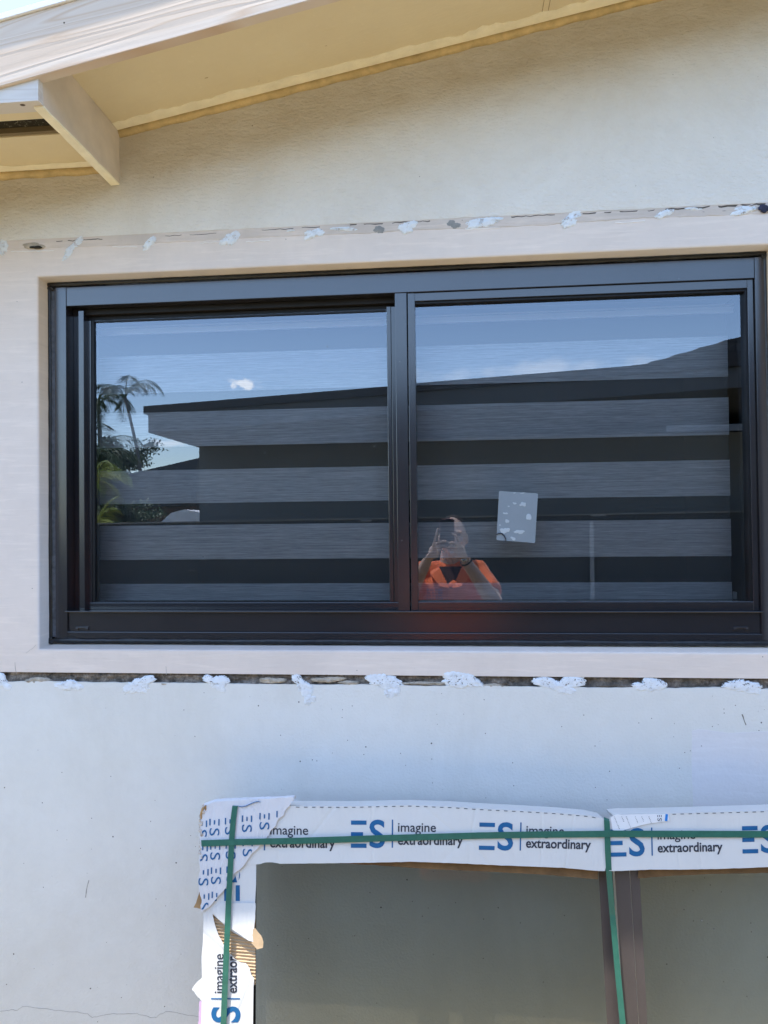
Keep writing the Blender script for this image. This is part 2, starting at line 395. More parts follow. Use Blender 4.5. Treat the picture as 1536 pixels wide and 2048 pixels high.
for i in range(4): bm.faces.new((outer[i], outer[(i + 1) % 4], rings[0][(i + 1) % 4], rings[0][i]))
lip = [bm.verts.new(p) for p in ((-2.6, 0, GZ1), (2.6, 0, GZ1), (2.6, .03, GZ1), (-2.6, .03, GZ1))]
bm.faces.new((lip[0], lip[3], lip[2], lip[1]))
for f in bm.faces: f.smooth = True
band = obj('plaster_surround', bm, M_BAND, house)
# upper stucco skin, 4 mm proud of the band
bm = bmesh.new()
xs = lin(-2.6, 2.6, 120)
tp = [bm.verts.new((x, -.004, roofz(x) + .05)) for x in xs]
md = [bm.verts.new((x, -.004 , 2.49)) for x in xs]
bt = [bm.verts.new((x, -.004 + .0018, HB + .0008 + .0016 * noise.noise(Vector((x * 9, 0, 3))))) for x in xs]
bk = [bm.verts.new((x, .012, v.co.z)) for x, v in zip(xs, bt)]
for i in range(len(xs) - 1):
    bm.faces.new((md[i], md[i + 1], tp[i + 1], tp[i])); bm.faces.new((bt[i], bt[i + 1], md[i + 1], md[i])); bm.faces.new((bk[i], bk[i + 1], bt[i + 1], bt[i]))
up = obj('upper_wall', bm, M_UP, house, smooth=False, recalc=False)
# lower stucco with ragged top edge over the groove
bm = bmesh.new()
xs = lin(-2.6, 2.6, 900)
a = [bm.verts.new((x, 0, -.05)) for x in xs]; b_ = [bm.verts.new((x, 0, GZ0 - .012)) for x in xs]
rag = [GZ0 + .0015 * noise.noise(Vector((x * 40, 2, 0))) + .003 * noise.noise(Vector((x * 7, 5, 0))) for x in xs]
c_ = [bm.verts.new((x, .0005, r)) for x, r in zip(xs, rag)]; d_ = [bm.verts.new((x, .03, r - .002)) for x, r in zip(xs, rag)]
for r0, r1 in ((a, b_), (b_, c_), (c_, d_)):
    for i in range(len(xs) - 1): bm.faces.new((r0[i], r0[i + 1], r1[i + 1], r1[i]))
lo = obj('lower_wall', bm, M_LO, house, recalc=False)
# raw groove between them
bm = bmesh.new(); g = []
xs = lin(-1.6, 1.6, 1000)
for j in range(9):
    z = GZ0 - .004 + (GZ1 - GZ0 + .006) * j / 8
    g.append([bm.verts.new((x, .009 + .007 * noise.fractal(Vector((x * 28, z * 60, 0)), 1, 2, 4) + .004 * noise.noise(Vector((x * 6, 0, 9))) + (.004 if j > 6 else 0), z)) for x in xs])
for j in range(8):
    for i in range(len(xs) - 1): bm.faces.new((g[j][i], g[j][i + 1], g[j + 1][i + 1], g[j + 1][i]))
obj('raw_joint', bm, M_GROOVE, house, smooth=False, recalc=False)
# solid back of the wall so no light leaks into the room; side and back walls
bm = bmesh.new()
box(bm, -2.6, X0 - .012, .031, .17, 0, 2.55); box(bm, X1 + .012, 2.6, .031, .17, 0, 2.55)
box(bm, X0 - .012, X1 + .012, .031, .17, 0, Z0 - .012); box(bm, X0 - .012, X1 + .012, .031, .17, Z1 + .012, 2.55)
box(bm, -2.6, 2.6, .02, .16, 2.55, 3.2 if False else 2.62)
obj('wall_core', bm, M_LO, house)
bm = bmesh.new()
box(bm, -2.6, -2.45, .17, 5, 0, 2.5); box(bm, 2.45, 2.6, .17, 5, 0, 3.3); box(bm, -2.6, 2.6, 5, 5.15, 0, 2.5)
obj('side_wall', bm, M_LO, house)
# room seen through the panes
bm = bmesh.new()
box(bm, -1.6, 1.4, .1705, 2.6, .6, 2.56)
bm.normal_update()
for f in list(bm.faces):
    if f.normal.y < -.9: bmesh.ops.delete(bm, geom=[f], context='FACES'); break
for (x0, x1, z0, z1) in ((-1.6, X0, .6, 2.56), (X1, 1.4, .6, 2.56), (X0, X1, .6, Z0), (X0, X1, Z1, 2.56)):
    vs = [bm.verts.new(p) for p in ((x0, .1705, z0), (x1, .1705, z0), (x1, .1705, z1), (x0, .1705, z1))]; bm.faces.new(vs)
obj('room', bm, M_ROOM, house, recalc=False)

# roof: sloping soffit panel, fascia, drip edge, slab
EY = -.36
M_CRACK0 = plain('joint_dirt', (.35, .26, .14), .95)
bm = bmesh.new()
xa, xb = -.857, 2.75
prism(bm, [(xa, EY + .001, roofz(xa)), (xb, EY + .001, roofz(xb)), (xb, EY + .001, roofz(xb) + .012), (xa, EY + .001, roofz(xa) + .012)],
      [(xa, .02, roofz(xa)), (xb, .02, roofz(xb)), (xb, .02, roofz(xb) + .012), (xa, .02, roofz(xa) + .012)])
obj('soffit_panel', bm, M_SOFFIT, house)
# paler patched joint along soffit and wall
def joint(name, mat, x0, x1, zf, y0, y1, th, wob, seed, n=220):
    bm = bmesh.new(); rows = []
    for x in lin(x0, x1, n):
        e = y1 + wob * (noise.noise(Vector((x * 14, seed, 0))) + .5 * noise.noise(Vector((x * 60, seed, 2))))
        z = zf(x)
        rows.append([bm.verts.new((x, y0, z - th)), bm.verts.new((x, e, z - th * .6)), bm.verts.new((x, e - .001, z + .001)), bm.verts.new((x, y0, z + .001))])
    for p, q in zip(rows, rows[1:]):
        for k in range(4): bm.faces.new((p[k], q[k], q[(k + 1) % 4], p[(k + 1) % 4]))
    bm.faces.new(rows[0]); bm.faces.new(rows[-1][::-1])
    return obj(name, bm, mat, house)
joint('patched_joint', M_CAULKLINE, xa, xb, roofz, -.006, -.048, .0022, .013, 1)
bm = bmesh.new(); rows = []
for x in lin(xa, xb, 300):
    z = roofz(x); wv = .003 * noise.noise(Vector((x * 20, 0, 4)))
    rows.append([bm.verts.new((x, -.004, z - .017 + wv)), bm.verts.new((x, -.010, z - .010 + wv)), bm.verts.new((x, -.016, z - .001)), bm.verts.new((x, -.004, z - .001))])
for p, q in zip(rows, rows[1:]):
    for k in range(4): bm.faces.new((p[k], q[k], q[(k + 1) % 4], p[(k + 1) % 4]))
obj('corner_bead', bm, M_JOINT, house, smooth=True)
# rake fascia
def fz(x): return 2.652 + .197 * (x + .853)
def slope_board(name, mat, x0, x1, y0, y1, zb, zt, parent, n=1):
    bm = bmesh.new()
    prism(bm, [(x0, y0, zb(x0)), (x1, y0, zb(x1)), (x1, y0, zt(x1)), (x0, y0, zt(x0))],
          [(x0, y1, zb(x0)), (x1, y1, zb(x1)), (x1, y1, zt(x1)), (x0, y1, zt(x0))])
    bmesh.ops.bevel(bm, geom=[e for e in bm.edges if abs((e.verts[0].co - e.verts[1].co).x) > 1], offset=.0015, segments=2, affect='EDGES')
    return obj(name, bm, mat, parent)
FY = -.385
slope_board('fascia_board', M_WOOD, -2.6, 2.75, FY, EY, fz, lambda x: fz(x) + .137, house)
slope_board('drip_edge', M_DRIP, -2.6, 2.75, FY - .006, EY + .1, lambda x: fz(x) + .1372, lambda x: fz(x) + .151, house)
slope_board('roof_deck', M_ROOF, -2.6, 2.75, EY + .002, 5.2, lambda x: fz(x) + .120, lambda x: fz(x) + .1368, house)
# level eave return on the left: board, soffit with vent slot
def zs_at(v): return atz(0, v, 2.652).y
LZ = 2.652
bx('eave_board', M_WOOD2, house, -2.6, -.858, FY + .008, EY + .002 + .02, 2.604, 2.66 - .0)
ya, yb = zs_at(243), zs_at(276)
bm = bmesh.new()
box(bm, -2.6, -.8785, EY + .0225, ya, LZ, LZ + .012); box(bm, -2.6, -.8785, yb, .0, LZ, LZ + .012)
obj('eave_soffit', bm, M_SOFFIT, house)
m, t, b = new('dusty_vent_screen', .9, 0, .1); M_VENT = m
c = mix(t, ramp(t, nz(t, co_(t), 140, 4, .8), [(.56, 0.0), (.66, .6)]), (.035, .030, .020), (.35, .31, .24))
t.links.new(c, b.inputs['Base Color'])
bx('vent_screen', M_VENT, house, -2.6, -.8785, ya - .004, yb + .004, LZ + .016, LZ + .020)
bx('vent_lip', plain('vent_lip_paint', (.20, .15, .08), .8), house, -2.6, -.8785, yb - .012, yb - .0005, LZ + .003, LZ + .0155)
bm = bmesh.new(); rows = []
for x in lin(-2.6, -.8785, 200):
    e = -.036 + .010 * noise.noise(Vector((x * 14, 7, 0))) + .002 * noise.noise(Vector((x * 60, 7, 0)))
    rows.append([bm.verts.new((x, -.004, LZ - .003)), bm.verts.new((x, e, LZ - .0015)), bm.verts.new((x, e, LZ - .0002)), bm.verts.new((x, -.004, LZ - .0002))])
for p, q in zip(rows, rows[1:]):
    for k in range(4): bm.faces.new((p[k], q[k], q[(k + 1) % 4], p[(k + 1) % 4]))
obj('eave_patched_joint', bm, M_CAULKLINE, house)
bm = bmesh.new(); rows = []
for x in lin(-2.6, -.8785, 200):
    wv = .003 * noise.noise(Vector((x * 20, 0, 4)))
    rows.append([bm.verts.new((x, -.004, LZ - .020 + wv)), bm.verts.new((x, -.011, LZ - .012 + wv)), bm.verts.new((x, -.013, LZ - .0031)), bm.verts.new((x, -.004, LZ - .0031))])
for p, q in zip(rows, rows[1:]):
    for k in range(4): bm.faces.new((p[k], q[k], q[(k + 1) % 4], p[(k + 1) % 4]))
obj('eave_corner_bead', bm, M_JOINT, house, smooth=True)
for u_ in (1080, 1092):
    q = atz(u_, 46, roofz(.24)); bx('panel_joint', M_CRACK0, house, q.x - .0006, q.x + .0006, EY + .01, -.05, roofz(q.x) - .0012, roofz(q.x) + .002)
M_NAIL = plain('rusty_nail', (.10, .07, .05), .6)
for x_, z_ in ((-.795, 2.76),):
    bm = bmesh.new(); ell(bm, (x_, FY, z_), (.002, .001, .002), sub=2); obj('nail_head', bm, M_NAIL, house)
bm = bmesh.new(); ell(bm, (-.90, FY + .02, 2.604), (.006, .004, .0012), sub=2); obj('nail_head', bm, M_NAIL, house)
# brace board carrying the eave, slightly uneven paint
bm = bmesh.new(); box(bm, -.8783, -.8575, EY + .0005, .0, 2.603, 2.752)
bmesh.ops.subdivide_edges(bm, edges=bm.edges, cuts=18, use_grid_fill=True)
for v in bm.verts: v.co += Vector((noise.noise(v.co * 30), 0, noise.noise(v.co * 26 + Vector((3, 0, 0))))) * .0012
br = obj('roof_brace', bm, M_BEAM, house, smooth=False)
bm = bmesh.new(); box(bm, -.8795, -.8565, EY + .002, -.006, 2.5995, 2.6035)
bmesh.ops.subdivide_edges(bm, edges=bm.edges, cuts=12, use_grid_fill=True)
for v in bm.verts: v.co += Vector((noise.noise(v.co * 50), 0, .4 * noise.noise(v.co * 40))) * .002
obj('brace_paint_edge', bm, M_CAULKLINE, br)

def blob(name, mat, c, w, h, ang, y, parent, th=.004, seed=0, rag=.35, spike=0.0):
    """irregular trowelled smear with ragged outline, raised on the surface"""
    bm = bmesh.new(); n = 150; rings = 8; R_ = []
    ca, sa = math.cos(ang), math.sin(ang)
    for k in range(rings + 1):
        f = k / rings; ring = []
        lr = random.Random(seed * 13 + 5) if k == 0 else lr
        lobes = [(lr.uniform(-.62, .62), lr.uniform(-.45, .45), lr.uniform(.28, .55)) for _ in range(5)] + [(0, 0, .42)] if k == 0 else lobes
        for i in range(n):
            a = 2 * math.pi * i / n
            d = Vector((math.cos(a), math.sin(a), seed * 3.7))
            L_ = .3
            for (lx, ly, lr_) in lobes:
                dp = lx * d.x + ly * d.y; dq = dp * dp - (lx * lx + ly * ly - lr_ * lr_)
                if dq > 0: L_ = max(L_, dp + math.sqrt(dq))
            rr = L_ * 1.38 + 0 * rag * .9 * noise.noise(d * 1.2) + rag * .3 * noise.noise(d * 3.1) + rag * .22 * noise.noise(d * 8) + rag * .24 * noise.noise(d * 26)
            px, pz = math.cos(a) * w / 2 * rr * f, math.sin(a) * h / 2 * rr * f
            q = Vector((c.x + px * ca - pz * sa, 0, c.z + px * sa + pz * ca))
            hh = th * (1 - f ** 3) * (.55 + .5 * noise.fractal(Vector((q.x * 70, q.z * 90, seed)), 1, 2, 4)) + .0004
            ring.append(bm.verts.new((q.x, y - max(hh, .0005) if k < rings else y + .003, q.z)))
            if k == 0: break
        R_.append(ring)
    for i in range(n): bm.faces.new((R_[0][0], R_[1][i], R_[1][(i + 1) % n]))
    for k in range(1, rings):
        for i in range(n): bm.faces.new((R_[k][i], R_[k + 1][i], R_[k + 1][(i + 1) % n], R_[k][(i + 1) % n]))
    return obj(name, bm, mat, parent, smooth=True)
S = 1.8 / F
bm = bmesh.new(); rows = []
for x in lin(-2.6, 2.6, 1100):
    hgt = .024 + .005 * noise.noise(Vector((x * 3, 1, 0))) + .003 * noise.noise(Vector((x * 22, 4, 0))) + .0014 * noise.noise(Vector((x * 90, 4, 0)))
    tk = .0011 + .0008 * noise.noise(Vector((x * 30, 8, 0)))
    rows.append([bm.verts.new((x, -.0001, HB - hgt - .001)), bm.verts.new((x, -tk, HB - hgt)), bm.verts.new((x, -tk * 1.2, HB - hgt * .5)), bm.verts.new((x, -tk, HB + .001))])
for p, q in zip(rows, rows[1:]):
    for k in range(3): bm.faces.new((p[k], q[k], q[k + 1], p[k + 1]))
obj('old_trim_bed', bm, wall_mat('old_trim_bed', (.71, .63, .57), 60, .8, .02, (.3, 1, 2), .003, .8, .6, warm=(.48, .43, .39)), house, recalc=False)
top = [(4, 499, 30, 46, 0, 'w'), (150, 490, 66, 20, .75, 'w'), (303, 485, 48, 17, .5, 'w'),
       (460, 480, 36, 28, .5, 'w'), (628, 468, 40, 24, .3, 'w'), (582, 462, 16, 5, 0, 'w'), (692, 458, 62, 9, 0, 'w'), (763, 459, 30, 17, 0, 'g'),
       (811, 457, 42, 24, .3, 'w'), (908, 450, 36, 20, 0, 'g'), (980, 443, 72, 20, .1, 'w'), (1136, 441, 54, 26, .45, 'w'), (1325, 429, 40, 18, .35, 'w'),
       (1388, 418, 34, 6, 0, 'w'), (1500, 419, 56, 19, .1, 'w')]
for i, (u, v_, w_, h_, a_, k) in enumerate(top):
    blob('filler_patch' if k == 'w' else 'mortar_patch', M_PUTTY if k == 'w' else M_PUTTYG, at(u, v_), w_ * S, h_ * S, a_, -.0005 if k == 'w' else .0, house, .0058 if k == 'w' else .0025, i + 1, .5)
blob('mortar_hole', M_STONE, at(65, 490), 60 * S, 19 * S, 0, 0, house, .007, 33, .25)
blob('mortar_hole', plain('hole_dark', (.03, .027, .022), .95), at(70, 496), 26 * S, 6 * S, 0, -.007, house, .001, 34, .3)
sm = plain('grime_smear', (.20, .175, .16), .9, .5, 60)
blob('grime_smear', sm, at(1415, 423), 62 * S, 11 * S, 0, .0, house, .0015, 35, .7)
blob('grime_smear', plain('navy_smear', (.03, .035, .07), .9, .5, 60), at(1530, 418), 20 * S, 16 * S, 0, -.006, house, .0015, 36, .7)
bot = [(3, 1362, 42, 26, 0), (135, 1367, 56, 20, 0), (272, 1368, 58, 26, 0), (430, 1365, 50, 26, 0), (605, 1368, 44, 30, -.7), (616, 1392, 26, 24, -.7),
       (770, 1366, 66, 30, 0), (785, 1380, 30, 26, -.6), (943, 1361, 84, 28, 0), (1115, 1369, 78, 27, 0), (1298, 1370, 56, 27, 0), (1478, 1369, 66, 26, 0)]
for i, (u, v_, w_, h_, a_) in enumerate(bot):
    blob('filler_patch', M_PUTTY, at(u, v_ + 3), w_ * S, h_ * S * 1.25, a_ + random.uniform(-.25, .25), .0003, house, .0026, 50 + i, .5)
for i, (u, v_, w_, h_) in enumerate(((62, 1363, 58, 15), (335, 1368, 40, 6), (555, 1363, 60, 13), (655, 1362, 66, 14), (700, 1366, 50, 10), (848, 1368, 90, 7), (990, 1372, 50, 6))):
    blob('mortar_lump', M_STONE, at(u, v_), w_ * S, h_ * S, 0, .004, house, .006, 80 + i, .35)
# trowelled ridge under the top row, and hairline cracks
def ribbon(name, mat, pts, wid, y, parent, seed=0, jit=2.0, sub=8, th=.0006):
    bm = bmesh.new(); P_ = []
    for (u0, v0), (u1, v1) in zip(pts, pts[1:]):
        for k in range(sub):
            f = k / sub; u = u0 + (u1 - u0) * f; v_ = v0 + (v1 - v0) * f
            P_.append((u, v_ + jit * noise.noise(Vector((u * .12, v_ * .12, seed)))))
    P_.append(pts[-1])
    q = [at(u, v_, y) for u, v_ in P_]; rows = []
    for i, p in enumerate(q):
        d = (q[min(i + 1, len(q) - 1)] - q[max(0, i - 1)]).normalized(); s = Vector((-d.z, 0, d.x)) * wid / 2 * (1 + .6 * noise.noise(Vector((p.x * 40, p.z * 40, seed))))
        rows.append([bm.verts.new(p + s), bm.verts.new(p + s + Vector((0, -th, 0))), bm.verts.new(p - s + Vector((0, -th, 0))), bm.verts.new(p - s)])
    for p, q in zip(rows, rows[1:]):
        for k in range(3): bm.faces.new((p[k], q[k], q[k + 1], p[k + 1]))
    return obj(name, bm, mat, parent)
M_CRACK = plain('crack_dirt', (.42, .40, .37), .95)
ribbon('hairline_crack', M_CRACK, [(0, 2021), (35, 2019), (45, 2012), (110, 2020), (170, 2026), (185, 2035), (220, 2028), (275, 2027), (305, 2036), (335, 2022), (400, 2034)], .0007, 0, house, 3, 3)
ribbon('hairline_crack', M_CRACK, [(30, 1325), (31, 1340), (34, 1348)], .0007, 0, house, 4)
ribbon('hairline_crack', M_CRACK, [(72, 1290), (62, 1299), (52, 1306)], .0006, 0, house, 5)
ribbon('hairline_crack', M_CRACK, [(332, 1332), (333, 1350)], .0006, 0, house, 6)
ribbon('hairline_crack', M_CRACK, [(1495, 1595), (1512, 1603), (1530, 1596)], .0006, 0, house, 7)
ribbon('hairline_crack', M_CRACK, [(1512, 1603), (1500, 1612), (1495, 1618)], .0006, 0, house, 8)
ribbon('scuff_mark', plain('scuff', (.38, .37, .35), .9, .4, 90), [(178, 1760), (174, 1775), (171, 1795)], .0026, 0, house, 9)
ribbon('scuff_mark', plain('scuff2', (.2, .18, .15), .9, .4, 90), [(1484, 1428), (1488, 1440), (1492, 1450)], .0025, 0, house, 10)
M_GAP = plain('dark_gap', (.10, .085, .07), .95, .4, 60)
for i, (pts, wd_) in enumerate((([(100, 483), (150, 480), (205, 478)], .0018), ([(330, 471), (440, 466)], .0012), ([(520, 460), (640, 453)], .0015), ([(700, 449), (800, 444), (860, 441)], .0022), ([(1010, 434), (1110, 429)], .002), ([(1165, 427), (1310, 419)], .0028), ([(1330, 418), (1480, 410), (1536, 407)], .0036))):
    ribbon('edge_gap', M_GAP, [(u, v_ + 1) for u, v_ in pts], wd_, -.0005, house, 60 + i, 2.5, 12, .0008)
M_RIDGE = plain('trowel_ridge', (.84, .80, .76), .8, .05, 60)
for i, pts in enumerate(([(22, 503), (60, 503), (108, 501)], [(225, 494), (275, 494)], [(400, 486), (440, 484)], [(492, 484), (540, 481)], [(930, 459), (1000, 456)], [(1230, 446), (1290, 442)])):
    ribbon('trowel_ridge', M_RIDGE, pts, .0022, 0, house, 20 + i, 2, th=.0012)
ribbon('pencil_line', M_JOINT, [(1088, 0), (1083, 25), (1080, 46)], .002, -.02, house, 30, .5) if False else None

bm = bmesh.new(); q = [at(u, v_) for u, v_ in ((1384, 1462), (1398, 1458), (1460, 1466), (1560, 1461), (1600, 1463), (1600, 1700), (1388, 1700), (1386, 1600), (1383, 1530))]
prism(bm, [Vector((p.x, -.0011, p.z)) for p in q], [Vector((p.x, .002, p.z)) for p in q])
obj('render_patch', bm, wall_mat('patch_render', (.75, .74, .75), 140, .3, .02, bd=.003, stain=.4, streaks=.3, warm=(.68, .66, .66)), house)
# ------------------------------------------------------------------ window
win = bpy.data.objects.new('window', None); COL.objects.link(win); win.parent = house; win.location = (-.15, -.42, 1.38)
win['label'] = 'two pane horizontal sliding window with a dark bronze metal frame'
XL = lambda u, y=.05: at(u, 900, y).x
ZL = lambda v, y=.05: at(480, v, y).z
FY0 = .050
bv = .0012
bm = bmesh.new()
jl, jr = XL(110), .7665
box(bm, jl, XL(133), FY0, .16, 1.397, 2.3555, bev=bv)                # left jamb
box(bm, jr, .789, FY0, .16, 1.397, 2.3555, bev=bv)                   # right jamb
box(bm, XL(133) + .0003, jr - .0003, FY0 + .0015, .16, 2.3027, 2.3553, bev=bv)   # head
box(bm, XL(133) - .004, jr + .004, FY0 - .006, .16, 1.4685, 1.4715, bev=.0008)   # ledge
box(bm, XL(133) + .0003, jr - .0003, FY0 + .006, .16, 1.4152, 1.4683, bev=bv)    # sill face
box(bm, XL(133) - .003, jr + .003, FY0 + .001, .16, 1.397, 1.415, bev=bv)        # lip
obj('frame', bm, M_FRAME, win)
# weep covers
for u in (165, 1481):
    p = at(u, 1257, FY0 + .006)
    bm = bmesh.new()
    box(bm, p.x - .018, p.x + .018, p.y - .0035, p.y + .001, p.z + .001, p.z + .0045, bev=.0006)
    for s in (-1, 1): box(bm, p.x + s * .0145 - .0035, p.x + s * .0145 + .0035, p.y - .0035, p.y + .001, p.z - .0045, p.z + .0008, bev=.0006)
    obj('weep_cover', bm, M_FRAME, win)
# dark sealant all round
bm = bmesh.new()
def seal(bm, p, q, r, n=140, seed=0, w=.002):
    pts = []; rad = []
    for i in range(n + 1):
        a = Vector(p).lerp(Vector(q), i / n)
        k = noise.noise(a * 18 + Vector((seed, 0, 0)))
        pts.append(a + Vector((w * .5 * noise.noise(a * 9), w * .3 * k, w * .5 * noise.noise(a * 11 + Vector((5, 0, 0)))))); rad.append(r * (1 + .35 * k))
    tube(bm, pts, rad, 8)
seal(bm, (X0 + .003, .052, 1.392), (X0 + .003, .052, 2.36), .005, seed=1)
seal(bm, (X1 - .002, .052, 1.392), (X1 - .002, .052, 2.36), .005, seed=2)
seal(bm, (X0, .050, 2.3625), (X1, .050, 2.3635), .0055, seed=3)
seal(bm, (X0 + .003, .053, 1.391), (X1 - .003, .053, 1.391), .0068, seed=4)
for (cx, cz) in ((X0 + .006, 2.357), (X0 + .006, 1.392), (X1 - .004, 2.357)):
    for k in range(6): ell(bm, (cx + random.uniform(-.006, .006), .05, cz + random.uniform(-.007, .007)), (.006, .005, .005), sub=2)
obj('sealant', bm, M_SEAL, win, smooth=True)
bx('edge_flange', M_SEAL2, win, X0 + .006, jl - .0006, .052, .12, 1.40, 2.3545, bev=.002)
# left track recess
bm = bmesh.new()
box(bm, XL(133) + .0005, XL(149), FY0 + .040, .16, 1.4717, 2.3025)
box(bm, XL(149) + .0004, XL(160), FY0 + .022, .16, 1.4717, 2.2955, bev=.0008)
obj('side_track', bm, M_FRAME, win)
bm = bmesh.new()
box(bm, XL(133) + .0006, XL(793) - .001, .085, .16, 2.2870, 2.3024, bev=.0008)
box(bm, XL(133) + .0006, XL(793) - .001, .101, .16, 2.2730, 2.2868, bev=.0008)
obj('top_track', bm, M_FRAME_IN, win)
# sliding sash (left)
SY = .088
sash = bpy.data.objects.new('sliding_sash', None)
bm = bmesh.new()
sx0, sx1 = XL(161, SY), XL(797, SY)
gx0, gx1 = XL(187, SY), XL(776, SY)
sz0, sz1 = 1.4717, 2.2725
gz0 = ZL(1205, SY)
box(bm, sx0, (sx0 + gx0) / 2 - .0035, SY, .12, sz0 + .018, sz1, bev=bv)
box(bm, (sx0 + gx0) / 2 - .003, gx0 - .007, SY + .0015, .12, sz0 + .018, sz1, bev=bv)
box(bm, gx1, gx1 + .0115, SY + .001, .12, sz0 + .018, sz1 + .007, bev=bv)
box(bm, gx1 + .012, sx1, SY + .0025, .12, sz0 + .018, sz1 + .007, bev=bv)
box(bm, sx0, sx1, SY - .001, .12, sz0, gz0, bev=bv)
obj('sliding_sash', bm, M_FRAME, win)
bm = bmesh.new()
box(bm, gx0 - .0068, gx0, SY + .004, .118, gz0 + .0002, sz1)
box(bm, gx0, gx1, SY + .005, .118, gz0 + .0002, gz0 + .003)
box(bm, gx0, gx1, SY + .006, .118, sz1 - .004, sz1 + .0003)
obj('gasket', bm, M_GASKET, win)
bm = bmesh.new(); box(bm, gx0 + .0001, gx1 - .0001, .098, .1, gz0 + .003, sz1 - .004)
bm.free()
def pane(name, mat, x0, x1, y, z0, z1, parent):
    bm = bmesh.new(); vs = [bm.verts.new(p) for p in ((x0, y, z0), (x1, y, z0), (x1, y, z1), (x0, y, z1))]; bm.faces.new(vs)
    return obj(name, bm, mat, parent, recalc=False)
pane('glass_pane', M_GLASS, gx0 - .002, gx1 + .002, .099, gz0 - .002, sz1 + .002, win)
# meeting stile / mullion and fixed frame (right)
MY = .054
bm = bmesh.new()
m0, m1, m2 = XL(793, MY), XL(817, MY), XL(833, MY)
box(bm, m0, m1 - .0006, MY - .001, .16, 1.4717, 2.3026, bev=bv)
obj('mullion', bm, M_FRAME, win)
bm = bmesh.new()
fx1 = at(1497, 700, MY + .004).x
zt_, zb_ = 2.3026, 1.4717
zi = at(1200, 588, MY + .004).z; zl = at(1200, 1203, MY + .004).z
box(bm, m1 + .0022, m2, MY + .003, .12, zb_, zt_, bev=bv)
box(bm, fx1, jr - .0014, MY + .004, .12, zb_, zt_, bev=bv)
box(bm, m2 + .0002, fx1 - .0002, MY + .0035, .12, zi, zt_ - .0006, bev=bv)
box(bm, m2 + .0002, fx1 - .0002, MY + .0005, .12, zb_, zl, bev=bv)
obj('fixed_frame', bm, M_FRAME, win)
bm = bmesh.new()
box(bm, m2, fx1, MY + .009, .115, zi - .0055, zi - .0002); box(bm, fx1 - .0045, fx1 - .0002, MY + .009, .115, zl, zi - .0057)
obj('gasket', bm, M_GASKET, win)
pane('glass_pane', M_GLASS, m2 - .001, fx1 + .001, .078, zl - .001, zi + .001, win)

# ------------------------------------------------------------------ blind inside
bl = thing('zebra_blind', 'grey banded zebra roller blind hanging inside the upper sliding window', 'blind', (-.13, .2, 1.4))
BY = .20
z_of = lambda v_: at(835, v_, BY).z
bxl, bxr = at(197, 900, BY).x, at(1459, 900, BY).x
edges = [693, 771, 811, 883, 931, 1000, 1045, 1116, 1166, 1215]
zz = [z_of(e) for e in edges]; zz[-1] = 1.45
period = []
def strip(name, mat, z0, z1, y=BY):
    bm = bmesh.new(); n = 40
    a = [bm.verts.new((x, y, z0)) for x in lin(bxl, bxr, n)]; b_ = [bm.verts.new((x, y, z1)) for x in lin(bxl, bxr, n)]
    for i in range(n): bm.faces.new((a[i], a[i + 1], b_[i + 1], b_[i]))
    return bm
bmf = bmesh.new(); bms = bmesh.new()
def addq(bm, x0, x1, y, z0, z1, th=.0006):
    box(bm, x0, x1, y, y + th, z0, z1)
for i in range(0, 9, 2): addq(bmf, bxl, bxr, BY, zz[i + 1], zz[i])
addq(bms, bxl + .001, bxr - .001, BY + .004, 1.46, z_of(640))
obj('opaque_bands', bmf, M_FAB, bl)
obj('sheer_panel', bms, M_SHEER, bl)
bm = bmesh.new(); z1_, z0_ = z_of(622), z_of(641)
box(bm, bxl - .004, bxr + .004, BY - .03, BY + .05, z_of(627), 2.36, bev=.003)
obj('head_rail', bm, plain('cassette', (.40, .42, .45), .5), bl)
bm = bmesh.new(); box(bm, bxl - .004, bxr + .004, BY - .036, BY - .0302, z_of(655), z_of(643), bev=.001); box(bm, bxl - .004, bxr + .004, BY - .036, BY - .0302, z_of(641.5), z_of(638.5), bev=.0006)
obj('rail_lip', bm, plain('pale_rail', (.95, .96, .97), .4, .02), bl)
bx('bottom_bar', M_RAIL, bl, bxl - .002, bxr + .006, BY - .006, BY + .01, z_of(1213), z_of(1202), bev=.003)
bx('side_clip', M_RAIL, bl, bxr + .0055, bxr + .011, BY - .006, BY + .012, z_of(1200), z_of(1185), bev=.002)

# sticker on the fixed pane
stk = [(998, 982), (1076, 987), (1070, 1086), (993, 1080)]
lab = thing('window_sticker', 'square grey paper sticker with torn white spots on the right pane', 'sticker', at(1035, 1085, .077))
bm = bmesh.new(); prism(bm, [at(u, v_, .0766) for u, v_ in stk], [at(u, v_, .0774) for u, v_ in stk])
obj('paper_sheet', bm, plain('faded_paper', (.215, .255, .29), .7, .05, 12), lab)
mw = plain('paper_residue', (.40, .45, .49), .8, .04, 60)
for i, (u, v_, w_, h_) in enumerate(((1045, 1009, 11, 9), (1029, 1007, 8, 5), (1017, 1013, 4, 3), (1011, 1027, 8, 5), (1059, 1035, 12, 15), (1013, 1043, 9, 11), (1008, 1061, 20, 13), (1038, 1064, 17, 8), (1027, 1077, 10, 7), (1029, 986, 4, 3), (1046, 986, 12, 2), (1000, 1050, 3, 3))):
    blob('torn_spot', mw, at(u, v_, .0764), w_ * S * 1.04, h_ * S * 1.04, random.uniform(-.3, .3), .0764, lab, .0003, 200 + i, .4)
bm = bmesh.new()
tube(bm, [at(u, v_, .0755) for u, v_ in ((992, 1070), (997, 1067), (1003, 1067), (1008, 1071), (1011, 1077), (1012, 1083))], [.0012, .0017, .002, .002, .0018, .0008], 6)
obj('pen_stroke', bm, M_INKD, lab)

